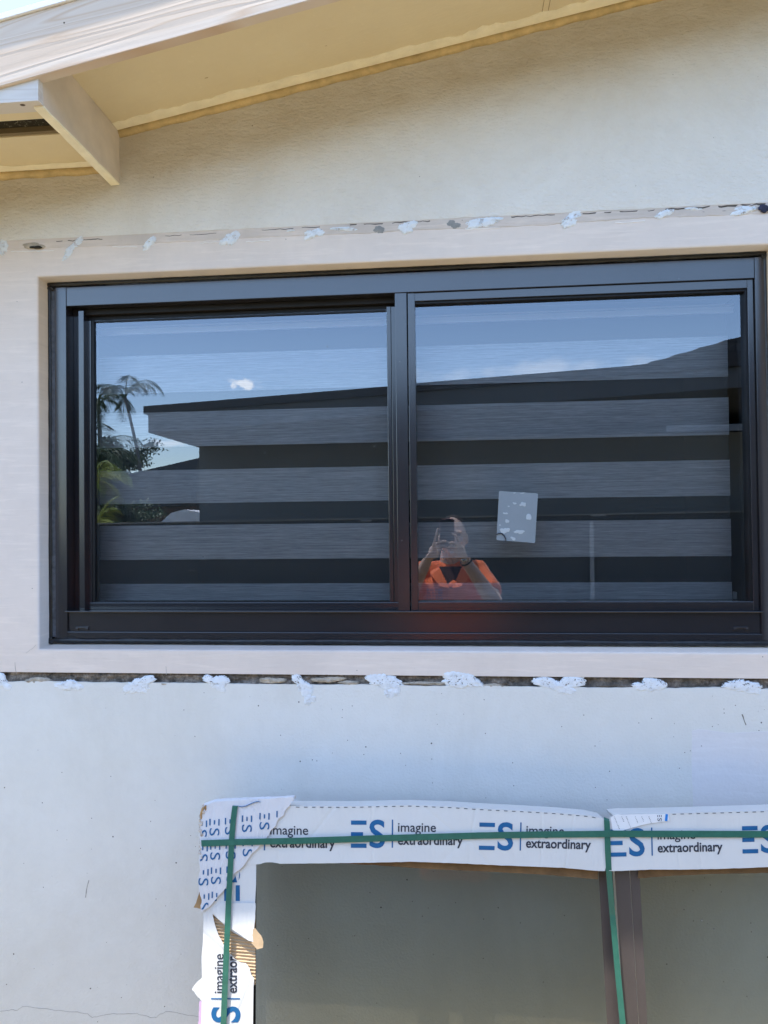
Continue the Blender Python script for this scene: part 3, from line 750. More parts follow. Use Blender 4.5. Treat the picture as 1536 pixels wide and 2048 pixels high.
# ================================================================== PACKAGED WINDOW leaning below
pack = thing('packaged_window', 'new window in strapped white cardboard leaning on the wall below', 'packaged window', pk(900, 2048) - Vector((0, 0, .2)))
TH = .0045
def slab(name, mat, pts, o1, o0, parent, bm=None, smooth=False):
    own = bm is None
    bm = bm or bmesh.new()
    prism(bm, [pk(u, v_, o1) for u, v_ in pts], [pk(u, v_, o0) for u, v_ in pts])
    if own: return obj(name, bm, mat, parent, smooth)
def rough(pts, amp=.8, step=5, seed=0, closed=True):
    out = []
    n = len(pts)
    for i in range(n if closed else n - 1):
        a, b_ = pts[i], pts[(i + 1) % n]
        L = math.hypot(b_[0] - a[0], b_[1] - a[1]); k = max(1, int(L / step))
        for j in range(k):
            f = j / k; u = a[0] + (b_[0] - a[0]) * f; v_ = a[1] + (b_[1] - a[1]) * f
            out.append((u + amp * noise.noise(Vector((u * .15, v_ * .15, seed))), v_ + amp * noise.noise(Vector((u * .15, v_ * .15, seed + 9)))))
    return out
BOT = 2330
# window frame and glass of the packaged window
obj_f = bmesh.new()
slab(None, None, [(1226, 1690), (1256, 1690), (1282 + 12, BOT), (1252 + 14, BOT)], -.020, -.075, None, obj_f)
slab(None, None, [(1256.6, 1690), (1276, 1690), (1276 + 34, BOT), (1282.8 + 12, BOT)], -.0215, -.075, None, obj_f)
M_PFRAME = metalmat('brown_bronze_frame', (.058, .046, .043), .42)
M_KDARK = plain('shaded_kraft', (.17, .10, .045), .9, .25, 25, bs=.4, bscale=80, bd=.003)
mu = obj('mullion', obj_f, M_PFRAME, pack)
bm = bmesh.new(); slab(None, None, [(1194, 1690), (1222, 1690), (1262, BOT), (1230, BOT)], -.038, -.075, None, bm)
obj('sash_stile', bm, M_PFRAME, pack)
bm = bmesh.new()
slab(None, None, [(420, 1640), (1600, 1640), (1600, 1700), (420, 1700)], -.012, -.08, None, bm)
slab(None, None, [(412, 1701), (500, 1701), (497, BOT), (400, BOT)], -.012, -.08, None, bm)
slab(None, None, [(1700, 1640), (1800, 1640), (1800, BOT), (1720, BOT)], -.012, -.08, None, bm)
obj('frame', bm, M_PFRAME, pack)
for pts in ([(498, 1695), (1196, 1695), (1236, BOT), (490, BOT)], [(1272, 1695), (1702, 1695), (1722, BOT), (1300, BOT)]):
    bm = bmesh.new(); vs = [bm.verts.new(pk(u, v_, -.058)) for u, v_ in pts]; bm.faces.new(vs)
    obj('glass_pane', bm, M_PGLASS, pack)
bm = bmesh.new(); slab(None, None, [(508, 1715), (513, 1715), (510, BOT), (504, BOT)], -.03, -.06, None, bm)
obj('gasket', bm, M_GASKET, pack)
# kraft inner flap under the top board
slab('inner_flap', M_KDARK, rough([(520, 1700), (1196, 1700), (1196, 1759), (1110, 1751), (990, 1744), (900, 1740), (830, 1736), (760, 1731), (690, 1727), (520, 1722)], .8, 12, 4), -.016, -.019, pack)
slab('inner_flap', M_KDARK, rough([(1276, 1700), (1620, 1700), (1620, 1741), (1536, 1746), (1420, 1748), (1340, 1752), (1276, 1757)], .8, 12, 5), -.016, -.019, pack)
# top boards
top1 = [(500, 1612), (585, 1612), (700, 1612.5), (765, 1611), (820, 1610), (900, 1613), (960, 1617), (1040, 1621), (1110, 1625), (1180, 1631), (1207, 1637), (1213, 1650), (1212, 1690), (1214, 1720), (1210, 1742),
        (1195, 1742), (1125, 1735.5), (985, 1730), (925, 1727), (870, 1725), (820, 1723.5), (700, 1726), (600, 1727), (560, 1727.5), (545, 1724.5), (530, 1725), (520, 1728), (505, 1730), (480, 1730)]
top2 = [(1219, 1636), (1226, 1630), (1250, 1628), (1338, 1626.5), (1430, 1624), (1536, 1621), (1620, 1618), (1620, 1729), (1536, 1734), (1440, 1738), (1350, 1739.5), (1300, 1739), (1225, 1742.5), (1218, 1741), (1221, 1712), (1217, 1690), (1218, 1660)]
b1 = slab('top_cardboard', M_CARD, rough(top1, .7, 9, 1), 0, -TH, pack)
b2 = slab('top_cardboard', M_CARD, rough(top2, .7, 9, 2), .001, -TH, pack)
# top faces of the sleeve going back to the wall
def ledge(name, pts, mat, depth=.075):
    bm = bmesh.new()
    fr = [pk(u, v_, -.0006) for u, v_ in pts]; bk = [pk(u, v_, -depth) + Vector((0, 0, 0)) for u, v_ in pts]
    # keep the depth perpendicular to the package plane
    bk = [p - PN * depth for p in fr]
    dn = (PN.cross(Vector((1, 0, 0)))).normalized(); dn = dn if dn.z < 0 else -dn
    rows = [[bm.verts.new(a), bm.verts.new(b_), bm.verts.new(b_ + dn * .004), bm.verts.new(a + dn * .004)] for a, b_ in zip(fr, bk)]
    for p, q in zip(rows, rows[1:]):
        for k in range(4): bm.faces.new((p[k], q[k], q[(k + 1) % 4], p[(k + 1) % 4]))
    return obj(name, bm, mat, pack)
ledge('top_fold', [(u, v_ + .6) for u, v_ in top1[:11]], M_CARD)
ledge('top_fold', [(u, v_ + .6) for u, v_ in top2[1:7]], M_CARD)
# left board
left = [(404, 1780), (500, 1724), (512.5, 1729), (512, 1770), (510, 1812), (508, 1850), (506, 1884), (490, 1878), (462, 1862), (440, 1842), (425, 1828), (430, 1850), (437, 1870), (447, 1888), (458, 1904), (470, 1918), (482, 1925), (492, 1926), (499, 1936), (503, 1950), (508, 1956),
        (507, 1974), (506, 2048), (503, BOT), (392, BOT), (402, 2048), (404, 1960), (403, 1915), (406, 1880), (407, 1835)]
b3 = slab('left_cardboard', M_CARD, left, -.001, -.005, pack)
# exposed corrugation in the tear
bm = bmesh.new()
rows = []
tear = [(424, 1826), (512, 1870), (511, 1958), (470, 1935), (440, 1890)]
dn = (pk(450, 1900) - pk(450, 1880)).normalized()
n = 150
for i in range(n + 1):
    v_ = 1822 + (1962 - 1822) * i / n
    h = .0012 * math.sin(i * 2 * math.pi / (n / 21))
    rows.append([bm.verts.new(pk(u, v_ + (u - 420) * .09, -.0072 + h + .0006 * noise.noise(Vector((u * .05, v_ * .2, 0))))) for u in lin(421, 511, 14)])
for p, q in zip(rows, rows[1:]):
    for k in range(14): bm.faces.new((p[k], p[k + 1], q[k + 1], q[k]))
M_CORR = plain('corrugated_kraft', (.52, .37, .22), .85, .15, 30, bs=.3, bscale=200, bd=.001)
obj('corrugation', bm, M_CORR, pack, smooth=True)
# torn white flap lifting off
def flapmesh(name, mat, pts, lift, parent, th=.0012):
    bm = bmesh.new(); P_ = rough(pts, 1.0, 6, 11)
    cu = [(u, v_, lift(u, v_)) for u, v_ in P_]
    prism(bm, [pk(u, v_, o) for u, v_, o in cu], [pk(u, v_, o - th) for u, v_, o in cu])
    return obj(name, bm, mat, parent)
flapmesh('torn_flap', M_CARD, [(425, 1822), (440, 1806), (511, 1806), (510, 1840), (506, 1884), (496, 1881), (480, 1869), (462, 1858), (449, 1847), (436, 1838)], lambda u, v_: .0008 + max(0, (v_ - 1806)) * .00003 + (u - 425) * .00002, pack)
flapmesh('kraft_scrap', M_CORR, [(506, 1858), (511, 1856), (516, 1864), (523, 1872), (527, 1884), (526, 1896), (514, 1899), (509, 1893), (503, 1886)], lambda u, v_: .004 + (u - 503) * .0002, pack)
flapmesh('kraft_scrap', M_KRAFT, [(404, 1762), (398, 1786), (392, 1806), (387, 1815), (394, 1816), (404, 1819)], lambda u, v_: -.004 + (404 - u) * .0002, pack)
flapmesh('white_tab', M_CARD, [(405, 1955), (396, 1962), (386, 1974), (384, 1979), (392, 1989), (404, 2003)], lambda u, v_: -.006, pack)
flapmesh('pink_edge', plain('pink_paper', (.60, .40, .60), .7), [(404, 1998), (399, 2003), (396, 2060), (394, BOT), (402, BOT)], lambda u, v_: -.0075, pack)
# corner wrap with folded-over end
wrap = [(402, 1642), (405, 1628), (412, 1612), (424, 1605), (445, 1602), (470, 1601), (500, 1599), (540, 1597), (582, 1594), (589, 1598), (583, 1604), (578, 1613), (569, 1622), (567, 1631), (556, 1638), (551, 1652), (540, 1664), (534, 1676), (522, 1686), (516, 1697), (503, 1708), (494, 1722), (484, 1736),
        (472, 1744), (463, 1752), (460, 1766), (450, 1778), (441, 1788), (432, 1798), (420, 1812), (411, 1818), (403, 1824), (401, 1816), (403, 1800), (398, 1780), (396, 1758), (400, 1738), (398, 1716), (401, 1696), (399, 1672)]
bm = bmesh.new()
W_ = rough(wrap, 1.3, 5, 21)
prism(bm, [pk(u, v_, .0042) for u, v_ in W_], [pk(u, v_, .0012) for u, v_ in W_])
b4 = obj('corner_wrap', bm, M_WRAP, pack)
bm = bmesh.new(); rows = []                          # rolled lip on top and crushed left edge
for i in range(40):
    u = 404 + (590 - 404) * i / 39; v_ = 1611 - 9 * min(1, i / 6) - (u - 420) * .045 if i > 0 else 1618
    r = .006 if i < 39 else .007
    c0 = pk(u, v_ + 3, -.006)
    rows.append([bm.verts.new(c0 + PN * math.cos(a) * .010 + Vector((0, 0, 1)) * (math.sin(a) * .008 + .0012 * noise.noise(Vector((u * .2, a, 0))))) for a in lin(-.3, math.pi + .2, 9)])
for p, q in zip(rows, rows[1:]):
    for k in range(9): bm.faces.new((p[k], q[k], q[k + 1], p[k + 1]))
o_ = obj('wrap_fold', bm, M_WRAP, pack, smooth=True, recalc=False)
so_ = o_.modifiers.new('s', 'SOLIDIFY'); so_.thickness = .0022
bm = bmesh.new()
for i in range(26):
    v_ = 1612 + i * 4.1; u = 401 + 2.2 * noise.noise(Vector((i * .9, 0, 0))) + (4 if i < 4 else 0)
    ell(bm, pk(u + random.uniform(-1, 3), v_, random.uniform(.0, .005)), (random.uniform(.002, .0055), .003, random.uniform(.003, .006)), sub=1)
for v in bm.verts: v.co += Vector([noise.noise(v.co * 300 + Vector((k * 7, 0, 0))) for k in range(3)]) * .0016
obj('crushed_edge', bm, plain('crushed_board', (.50, .44, .38), .85, .35, 90), pack)
bm = bmesh.new()
tube(bm, [pk(u, v_, o) for u, v_, o in ((404, 1640, .002), (402, 1630, .004), (405, 1618, .006), (411, 1612, .005), (412, 1622, .002))], [.0018, .003, .0032, .003, .002], 7)
obj('curled_scrap', bm, M_KRAFT, pack, smooth=True)

# dashes on the top edge
bm = bmesh.new()
def along(pts, u):
    for (a, b_), (c0, d0) in zip(pts, pts[1:]):
        if a <= u <= c0: return b_ + (d0 - b_) * (u - a) / (c0 - a)
    return pts[-1][1]
t1 = top1[1:11]; u = 592
while u < 1195:
    v_ = along(t1, u) + 1.6; v2_ = along(t1, u + 7) + 1.6
    prism(bm, [pk(*q, .0008) for q in ((u, v_), (u + 7, v2_), (u + 7, v2_ + 1.3), (u, v_ + 1.3))], [pk(*q, -.0005) for q in ((u, v_), (u + 7, v2_), (u + 7, v2_ + 1.3), (u, v_ + 1.3))]); u += 16
obj('printed_dashes', bm, M_INKD, b1)
bm = bmesh.new(); t2 = top2[2:7]; u = 1345
while u < 1610:
    v_ = along(t2, u) + 1.6; v2_ = along(t2, u + 7) + 1.6
    prism(bm, [pk(*q, .0018) for q in ((u, v_), (u + 7, v2_), (u + 7, v2_ + 1.3), (u, v_ + 1.3))], [pk(*q, .0005) for q in ((u, v_), (u + 7, v2_), (u + 7, v2_ + 1.3), (u, v_ + 1.3))]); u += 16
obj('printed_dashes', bm, M_INKD, b2)

# lettering
_cache = {}
def glyphs(s, bold=.0):
    if (s, bold) in _cache: return _cache[s, bold]
    cu = bpy.data.curves.new('t', 'FONT'); cu.body = s; cu.size = 1; cu.offset = bold; cu.resolution_u = 4
    o = bpy.data.objects.new('t', cu); COL.objects.link(o)
    bpy.context.view_layer.update()
    me = bpy.data.meshes.new_from_object(o.evaluated_get(bpy.context.evaluated_depsgraph_get()))
    V_ = [(v.co.x, v.co.y) for v in me.vertices]; P_ = [tuple(p.vertices) for p in me.polygons]
    bpy.data.objects.remove(o); bpy.data.curves.remove(cu); bpy.data.meshes.remove(me)
    x0 = min(a for a, _ in V_); x1 = max(a for a, _ in V_)
    _cache[s, bold] = ([(a - x0, b_) for a, b_ in V_], P_, x1 - x0); return _cache[s, bold]
def put(bm, s, x, y, width, height, xf, off, bold=0.0, keep=None):
    """text with left x, baseline y (y down), given overall width and cap height; xf maps local -> pixel"""
    V_, P_, wd = glyphs(s, bold); sx = width / wd
    ymax = max(b_ for _, b_ in V_) if s == 'S' else .73
    ymin = min(b_ for _, b_ in V_) if s == 'S' else 0
    sy = height / (ymax - ymin)
    L = [xf(x + a * sx, y - (b_ - ymin) * sy) for a, b_ in V_]
    vs = {}
    for f in P_:
        if keep and not all(keep(*L[i]) for i in f): continue
        try: bm.faces.new([vs.setdefault(i, None) or vs.__setitem__(i, bm.verts.new(pk(*L[i], off))) or vs[i] for i in f])
        except ValueError: pass
def rect(bm, x0, x1, y0, y1, xf, off, keep=None):
    q = [xf(*p) for p in ((x0, y0), (x1, y0), (x1, y1), (x0, y1))]
    if keep and not all(keep(*p) for p in q): return
    bm.faces.new([bm.verts.new(pk(*p, off)) for p in q])
def affine(ou, ov, ang, sc_=1.0):
    c, s = math.cos(ang), math.sin(ang)
    return lambda x, y: (ou + sc_ * (x * c - y * s), ov + sc_ * (x * s + y * c))
def inside(poly):
    def k(u, v_):
        r = False; n = len(poly)
        for i in range(n):
            (a, b_), (c0, d0) = poly[i], poly[(i + 1) % n]
            if (b_ > v_) != (d0 > v_) and u < (c0 - a) * (v_ - b_) / (d0 - b_) + a: r = not r
        return r
    return k
def full_logo(board, ou, ov, ang, off, keep=None, mark=True, text=True, tmat=None, sc_=1.0):
    xf = affine(ou, ov, ang, sc_)
    bm = bmesh.new()
    if mark:
        rect(bm, 0, 31, 0, 8.4, xf, off, keep); rect(bm, 0, 24.3, 23.2, 31.6, xf, off, keep); rect(bm, 0, 31.4, 46.3, 54.6, xf, off, keep)
        put(bm, 'S', 36.8, 55, 31.5, 57, xf, off, .018, keep)
    rect(bm, 81.6, 84.2, -2.2, 54, xf, off, keep)
    if len(bm.faces): obj('printed_mark', bm, M_INK, board, recalc=False)
    else: bm.free()
    if text:
        bm = bmesh.new()
        put(bm, 'imagine', 94, 21.8, 76, 19.5, xf, off, .008, keep); put(bm, 'extraordinary', 94, 47.5, 130, 19.5, xf, off, .022, keep)
        obj('printed_words', bm, tmat or M_INKD, board, recalc=False)
full_logo(b1, 446.5, 1646, .010, .0006, mark=False)
full_logo(b1, 702, 1641, .006, .0006)
full_logo(b1, 959, 1645, .026, .0006)
full_logo(b2, 1220.5, 1659, -.020, .0016, keep=lambda u, v_: u > 1219)
full_logo(b2, 1484, 1652.5, -.022, .0016)
kl = inside(left)
full_logo(b3, 424.5, 2083, -math.pi / 2 , -.0004, keep=kl, tmat=M_INKD, sc_=1.03)
full_logo(b3, 425, 1802, -math.pi / 2, -.0004, keep=kl, text=False)
# pattern on the corner wrap
kw = inside([(u, v_) for u, v_ in wrap])
bm = bmesh.new()
for ci, (u0, v0) in enumerate(((405, 1641), (429, 1638), (460, 1636), (494, 1631), (529, 1626), (563, 1622))):
    for r_ in range(-1, 4):
        cu_, cv = u0 + r_ * 1.5 + (0 if ci else -1), v0 + r_ * 48.5
        for k, (dx, ln) in enumerate(((-9, 13), (0, 8.5), (9, 13))):
            xf = affine(cu_, cv, .02)
            if r_ == -1: continue
            rect(bm, dx - 1.3, dx + 1.3, 0 if k != 1 else 2.5, ln if k != 1 else 2.5 + ln, xf, .005, kw)
        xf = affine(cu_, cv, math.pi / 2 + .02)
        if r_ >= 0: put(bm, 'S', 18.5, 9.8, 15, 20, xf, .005, .0, kw)
obj('printed_pattern', bm, M_INK, b4, recalc=False)
bm = bmesh.new()
tube(bm, [pk(u, v_, .0052) for u, v_ in ((476, 1612), (483, 1613.5), (491, 1612), (499, 1608.5), (508, 1604.5), (516, 1603), (521, 1604))], [.001, .0022, .0028, .0028, .0024, .002, .001], 6, flat=.2)
obj('printed_curve', bm, M_INK, b4)
# delivery note
note = [(1221, 1634), (1230, 1629.5), (1337, 1627.5), (1339, 1641), (1300, 1647), (1262, 1656), (1238, 1664), (1225, 1660)]
nt_ = flapmesh('delivery_note', M_PAPER, note, lambda u, v_: .0032, pack, .0008)
bm = bmesh.new()
kn = inside(note)
for (ln_u, n_) in ((1228, 9), (1252, 8), (1270, 5), (1297, 7), (1243, 4), (1283, 4)):
    for k in range(n_):
        uu = ln_u + k * 1.2; vv = 1633 + k * 2.9
        xf = affine(uu, vv, .02)
        rect(bm, 0, random.uniform(.8, 1.8), 0, 1.6, xf, .0037, kn)
obj('printed_lines', bm, M_INKG, nt_, recalc=False)
bm = bmesh.new(); xf = affine(1331, 1629, .1)
rect(bm, 0, 5, -1, 13, xf, .0037); obj('printed_bar', bm, plain('bright_blue_ink', (.01, .20, .60), .6), nt_, recalc=False)
bm = bmesh.new()
for dx in (-3.6, 0, 3.6): rect(bm, 1319 + dx - .6, 1319 + dx + .6, 1630, 1634, lambda a, b_: (a, b_), .0037)
put(bm, 'S', 7, 4, 6, 8.5, affine(1319, 1629, math.pi / 2), .0037, .0); obj('printed_letters', bm, M_INKD, nt_, recalc=False)

# straps
def strap(name, pts, wpx, offs, parent=pack, th=.0009):
    bm = bmesh.new(); rows = []
    q = [pk(u, v_, o) for (u, v_), o in zip(pts, offs)]
    for i, p in enumerate(q):
        d = (q[min(i + 1, len(q) - 1)] - q[max(0, i - 1)]).normalized(); s = d.cross(PN).normalized() * wpx * S / 2 * .86
        rows.append([bm.verts.new(p + s), bm.verts.new(p + s + PN * th), bm.verts.new(p - s + PN * th), bm.verts.new(p - s)])
    for a, b_ in zip(rows, rows[1:]):
        for k in range(4): bm.faces.new((a[k], b_[k], b_[(k + 1) % 4], a[(k + 1) % 4]))
    bm.faces.new(rows[0]); bm.faces.new(rows[-1][::-1])
    return obj(name, bm, M_STRAP, parent)
strap('strap', [(401, 1687), (403, 1686.5), (480, 1684), (600, 1681.5), (760, 1676.5), (960, 1671), (1080, 1669), (1205, 1668), (1225, 1667.5), (1400, 1668), (1536, 1668.5), (1620, 1669)], 12.5, [-.02, .0075, .0075, .0062, .003, .0032, .003, .0048, .0048, .0045, .0035, .0035])
strap('strap', [(474, 1603), (470, 1613), (466.5, 1640), (463.5, 1680), (459.5, 1760), (457, 1810), (450.5, 1960), (447, 2048), (441, BOT)], 12, [-.012, .0070, .0068, .0062, .0062, .006, .006, .004, .004])
strap('strap', [(1213, 1636), (1213.5, 1642), (1214.5, 1665), (1215.5, 1700), (1217.5, 1742), (1225, 1830), (1236, 1950), (1245.5, 2048), (1268, BOT)], 11.5, [-.006, .0028, .0032, .0028, .0, -.012, -.014, -.014, -.014])

# ================================================================== GROUND AND WHAT THE PANES MIRROR
bm = bmesh.new()
vs = [bm.verts.new(p) for p in ((-900, -900, 0), (900, -900, 0), (900, 900, 0), (-900, 900, 0))]; bm.faces.new(vs)
m, t, b = new('sandy_paving', .9, 0, .2)
v = co_(t); c = ramp(t, nz(t, v, 1.5, 6, .7), [(.3, (.25, .198, .108)), (.7, (.31, .248, .145))])
ln_ = nd(t, 'ShaderNodeVectorMath', operation='LENGTH'); t.links.new(v, ln_.inputs[0])
lawn = ramp(t, nz(t, v, 4, 5, .7), [(.3, (.035, .06, .015)), (.7, (.07, .10, .03))])
ed = nd(t, 'ShaderNodeMapRange'); ed.inputs[1].default_value = 16; ed.inputs[2].default_value = 17; t.links.new(ln_.outputs['Value'], ed.inputs[0])
c = mix(t, ed.outputs[0], c, lawn)
t.links.new(c, b.inputs['Base Color']); bump(t, b, nz(t, v, 60), .5, .01)
meta(obj('ground', bm, m, recalc=False), kind='structure')

# neighbour's house
M_NW = plain('neighbour_stucco', (.19, .19, .185), .9, .08, 2, bs=.4, bscale=60, bd=.003)
M_NR = plain('neighbour_brown_fascia', (.045, .038, .036), .8, .15, 6)
M_NS = plain('neighbour_soffit', (.10, .10, .10), .9, .1, 3)
m, t, b = new('asphalt_shingle', .95, 0, .2); M_SH = m
br_ = nd(t, 'ShaderNodeTexBrick'); br_.inputs['Scale'].default_value = 3; br_.inputs['Color1'].default_value = (.07, .06, .055, 1); br_.inputs['Color2'].default_value = (.10, .09, .08, 1); br_.inputs['Mortar'].default_value = (.03, .03, .03, 1)
t.links.new(co_(t, (1, 1, 1), (R(90), 0, 0)), br_.inputs[0]); t.links.new(br_.outputs[0], b.inputs['Base Color'])
nh = thing('neighbour_house', 'dark neighbouring house with flat overhanging roof mirrored in the panes', 'house', (1, -7, 0))
NX, NY = -2.52, -5.0
bm = bmesh.new(); box(bm, NX, 9, -12, NY, 0, 2.52); obj('wall', bm, M_NW, nh)
def nzt(x): return 2.728 + .043 * (x + 2.6)
bm = bmesh.new()
prism(bm, [(-2.58, -3.92, nzt(-2.6) - .225), (9, -3.4, nzt(9) - .225), (9, -3.4, nzt(9) - .066), (-2.58, -3.92, nzt(-2.6) - .066)],
      [(-2.58, -12.5, nzt(-2.6) - .225), (9, -12.5, nzt(9) - .225), (9, -12.5, nzt(9) - .066), (-2.58, -12.5, nzt(-2.6) - .066)])
rf = obj('roof', bm, M_NS, nh)
bm = bmesh.new()
prism(bm, [(-2.61, -3.89, nzt(-2.6) - .0655), (9, -3.37, nzt(9) - .0655), (9, -3.37, nzt(9)), (-2.61, -3.89, nzt(-2.6))],
      [(-2.61, -12.5, nzt(-2.6) - .0655), (9, -12.5, nzt(9) - .0655), (9, -12.5, nzt(9)), (-2.61, -12.5, nzt(-2.6))])
obj('roof_edge', bm, M_NR, nh)
bm = bmesh.new()
sh = [(0.30, 2.86), (1.085, 2.985), (1.78, 3.10), (2.61, 3.32), (3.1, 3.47), (4.5, 3.95), (9, 5.2), (9, 2.8), (.3, 2.80)]
stp = []
for (a, b_), (c0, d0) in zip(sh[:6], sh[1:7]):
    k = max(1, int((c0 - a) / .17))
    for j in range(k):
        f = j / k; stp.append((a + (c0 - a) * f, b_ + (d0 - b_) * f)); stp.append((a + (c0 - a) * (j + .9) / k, b_ + (d0 - b_) * (j + .9) / k - .014))
P_ = stp + sh[6:]
prism(bm, [(x, -4.5, z) for x, z in P_], [(x * 1.0, -11, z + .6 if z > 2.82 else z) for x, z in P_])
obj('shingle_roof', bm, M_SH, nh)
bm = bmesh.new(); q0, q1 = mir(1330, 859, 3.7), mir(1560, 857, 3.7)
box(bm, q0.x, 3.1, -3.72, -3.69, q0.z - .025, q0.z + .025); obj('gutter_outlet', bm, plain('grey_pipe', (.16, .17, .18), .6), nh)

# dark garden wall with pale coping
gw = thing('garden_wall', 'dark rendered garden wall with a pale coping edge mirrored in the panes', 'wall', (0, -4.6, 0))
wz = lambda x: 1.700 + .010 * (x + 2.5)
bm = bmesh.new()
prism(bm, [(-12, -4.55, 0), (6, -4.55, 0), (6, -4.55, wz(6)), (-12, -4.55, 1.66)], [(-12, -4.67, 0), (6, -4.67, 0), (6, -4.67, wz(6)), (-12, -4.67, 1.66)])
obj('wall', bm, plain('dark_render', (.055, .06, .065), .9, .15, 3), gw)
bm = bmesh.new()
prism(bm, [(-12, -4.53, 1.6605), (6, -4.53, wz(6) + .0005), (6, -4.53, wz(6) + .012), (-12, -4.53, 1.672)], [(-12, -4.69, 1.6605), (6, -4.69, wz(6) + .0005), (6, -4.69, wz(6) + .012), (-12, -4.69, 1.672)])
obj('coping', bm, plain('pale_coping', (.26, .25, .23), .8), gw)
p = mir(1183, 1120, 4.5)
bm = bmesh.new(); box(bm, p.x - .017, p.x + .017, -4.53, -4.5, 0, 1.69); ps = obj('standpipe', bm, plain('pvc_pipe', (.34, .35, .36), .6), gw)
p = mir(1196, 1030, 4.4); bx('pale_bracket', plain('pale_tag', (.34, .33, .31), .7), gw, p.x - .055, p.x + .06, -4.49, -4.40, p.z - .012, p.z + .006)
p = mir(731, 1041, 4.4); bx('pale_bracket', plain('pale_tag2', (.30, .29, .28), .7), gw, p.x - .045, p.x + .045, -4.49, -4.40, p.z - .008, p.z + .008)
p = mir(380, 1142, 4.5); bx('pale_bracket', plain('pale_tag3', (.16, .15, .14), .7), gw, p.x - .035, p.x + .035, -4.547, -4.52, p.z - .006, p.z + .006)

# far house behind, low roof sloping, brick-coloured wall
fh = thing('far_house', 'distant low house with dark sloping roof mirrored beside the palms', 'house', (-5, -13, 0))
A_ = mir(240, 948, 12.5); B_ = mir(420, 908, 12.5)
bm = bmesh.new()
prism(bm, [(A_.x - 1.5, -12.4, A_.z - .35), (B_.x + 3, -12.4, B_.z + .55), (B_.x + 3, -12.4, B_.z - 1.0), (A_.x - 1.5, -12.4, A_.z - .75)][::-1],
      [(A_.x - 1.5, -18, A_.z - .35), (B_.x + 3, -18, B_.z + .55), (B_.x + 3, -18, B_.z - 1.0), (A_.x - 1.5, -18, A_.z - .75)][::-1])
frf = obj('roof', bm, plain('far_roof', (.06, .06, .062), .9, .2, 3), fh)
bm = bmesh.new(); box(bm, A_.x - 1.2, B_.x + 2.8, -17.5, -12.9, 0, A_.z - .42); obj('wall', bm, plain('brick_red_wall', (.13, .085, .075), .9, .2, 4), fh)
p = mir(370, 990, 12.2)
bm = bmesh.new(); box(bm, p.x - .17, p.x + .17, -12.39, -12.1, p.z - .12, p.z + .10, bev=.02); ch = obj('roof_vent', bm, plain('vent_metal', (.03, .035, .045), .6), fh)
bm = bmesh.new(); tube(bm, [(p.x, -12.2, p.z + .09), (p.x, -12.2, p.z + .20), (p.x, -12.2, p.z + .27)], [.02, .02, .11], 10); obj('vent_cowl', bm, plain('cowl', (.03, .035, .045), .6), ch)
# white canopy
cn = thing('garden_canopy', 'small white peaked canopy mirrored low beside the dark house', 'canopy', (-6, -13, 0))
a, b_, c0 = mir(318, 1052, 10.4), mir(372, 1019, 10.4), mir(440, 1049, 10.4)
bm = bmesh.new()
prism(bm, [(a.x, -10.3, a.z), (b_.x - .25, -10.3, b_.z - .06), (b_.x, -10.3, b_.z), (b_.x + .25, -10.3, b_.z - .05), (c0.x, -10.3, c0.z)], [(a.x, -11.5, a.z), (b_.x - .25, -11.5, b_.z - .06), (b_.x, -11.5, b_.z), (b_.x + .25, -11.5, b_.z - .05), (c0.x, -11.5, c0.z)])
obj('canopy_cloth', bm, plain('white_cloth', (.85, .84, .82), .8), cn)
bm = bmesh.new()
for x in (a.x + .1, c0.x - .1): bx('canopy_pole', M_DRIP, cn, x - .03, x + .03, -10.5, -10.44, 0, a.z)

# ------------------------------------------------------------------ palms and shrubs
def leafmat(name, c1, c2, tr=.35):
    m, t, b = new(name, .5, 0, .4)
    t.links.new(ramp(t, nz(t, co_(t), 3, 3), [(.3, c1), (.7, c2)]), b.inputs['Base Color'])
    return m
M_FROND = leafmat('palm_frond', (.035, .065, .025), (.09, .13, .05))
M_FROND_Y = leafmat('yellow_green_frond', (.22, .30, .05), (.50, .50, .12))
M_TRUNK = plain('palm_trunk', (.17, .15, .13), .9, .2, 6)
M_LEAF = leafmat('dark_leaf', (.02, .045, .015), (.06, .10, .03))
def frond(bm, base, az, el, length, droop, rng, lw=.035, ll=.42, nl=20, stem=.018):
    d = Vector((math.cos(az) * math.cos(el), math.sin(az) * math.cos(el), math.sin(el)))
    p = Vector(base); pts = [p.copy()]; n = 14
    for i in range(n):
        p = p + d * (length / n); pts.append(p.copy()); d = (d + Vector((0, 0, -droop / n * (1 + i / n * 1.5)))).normalized()
    tube(bm, pts, [stem * (1 - .8 * i / n) for i in range(n + 1)], 5)
    for i in range(nl):
        f = .16 + .84 * i / nl; k = f * n; j = min(int(k), n - 1); q = pts[j].lerp(pts[j + 1], k - j); dd = (pts[j + 1] - pts[j]).normalized()
        side = dd.cross(Vector((0, 0, 1))).normalized()
        L = ll * math.sin(math.pi * min(1, .22 + f * .72)) * rng.uniform(.8, 1.1)
        for s in (-1, 1):
            e = (side * s * .8 + dd * .6 + Vector((0, 0, -.25 - .25 * rng.random()))).normalized()
            tip = q + e * L + Vector((0, 0, -L * .25)); mid = q + e * L * .5
            wv = dd * lw / 2
            vs = [bm.verts.new(x) for x in (q - wv * .5, q + wv * .5, mid + wv, tip, mid - wv)]
            bm.faces.new(vs)
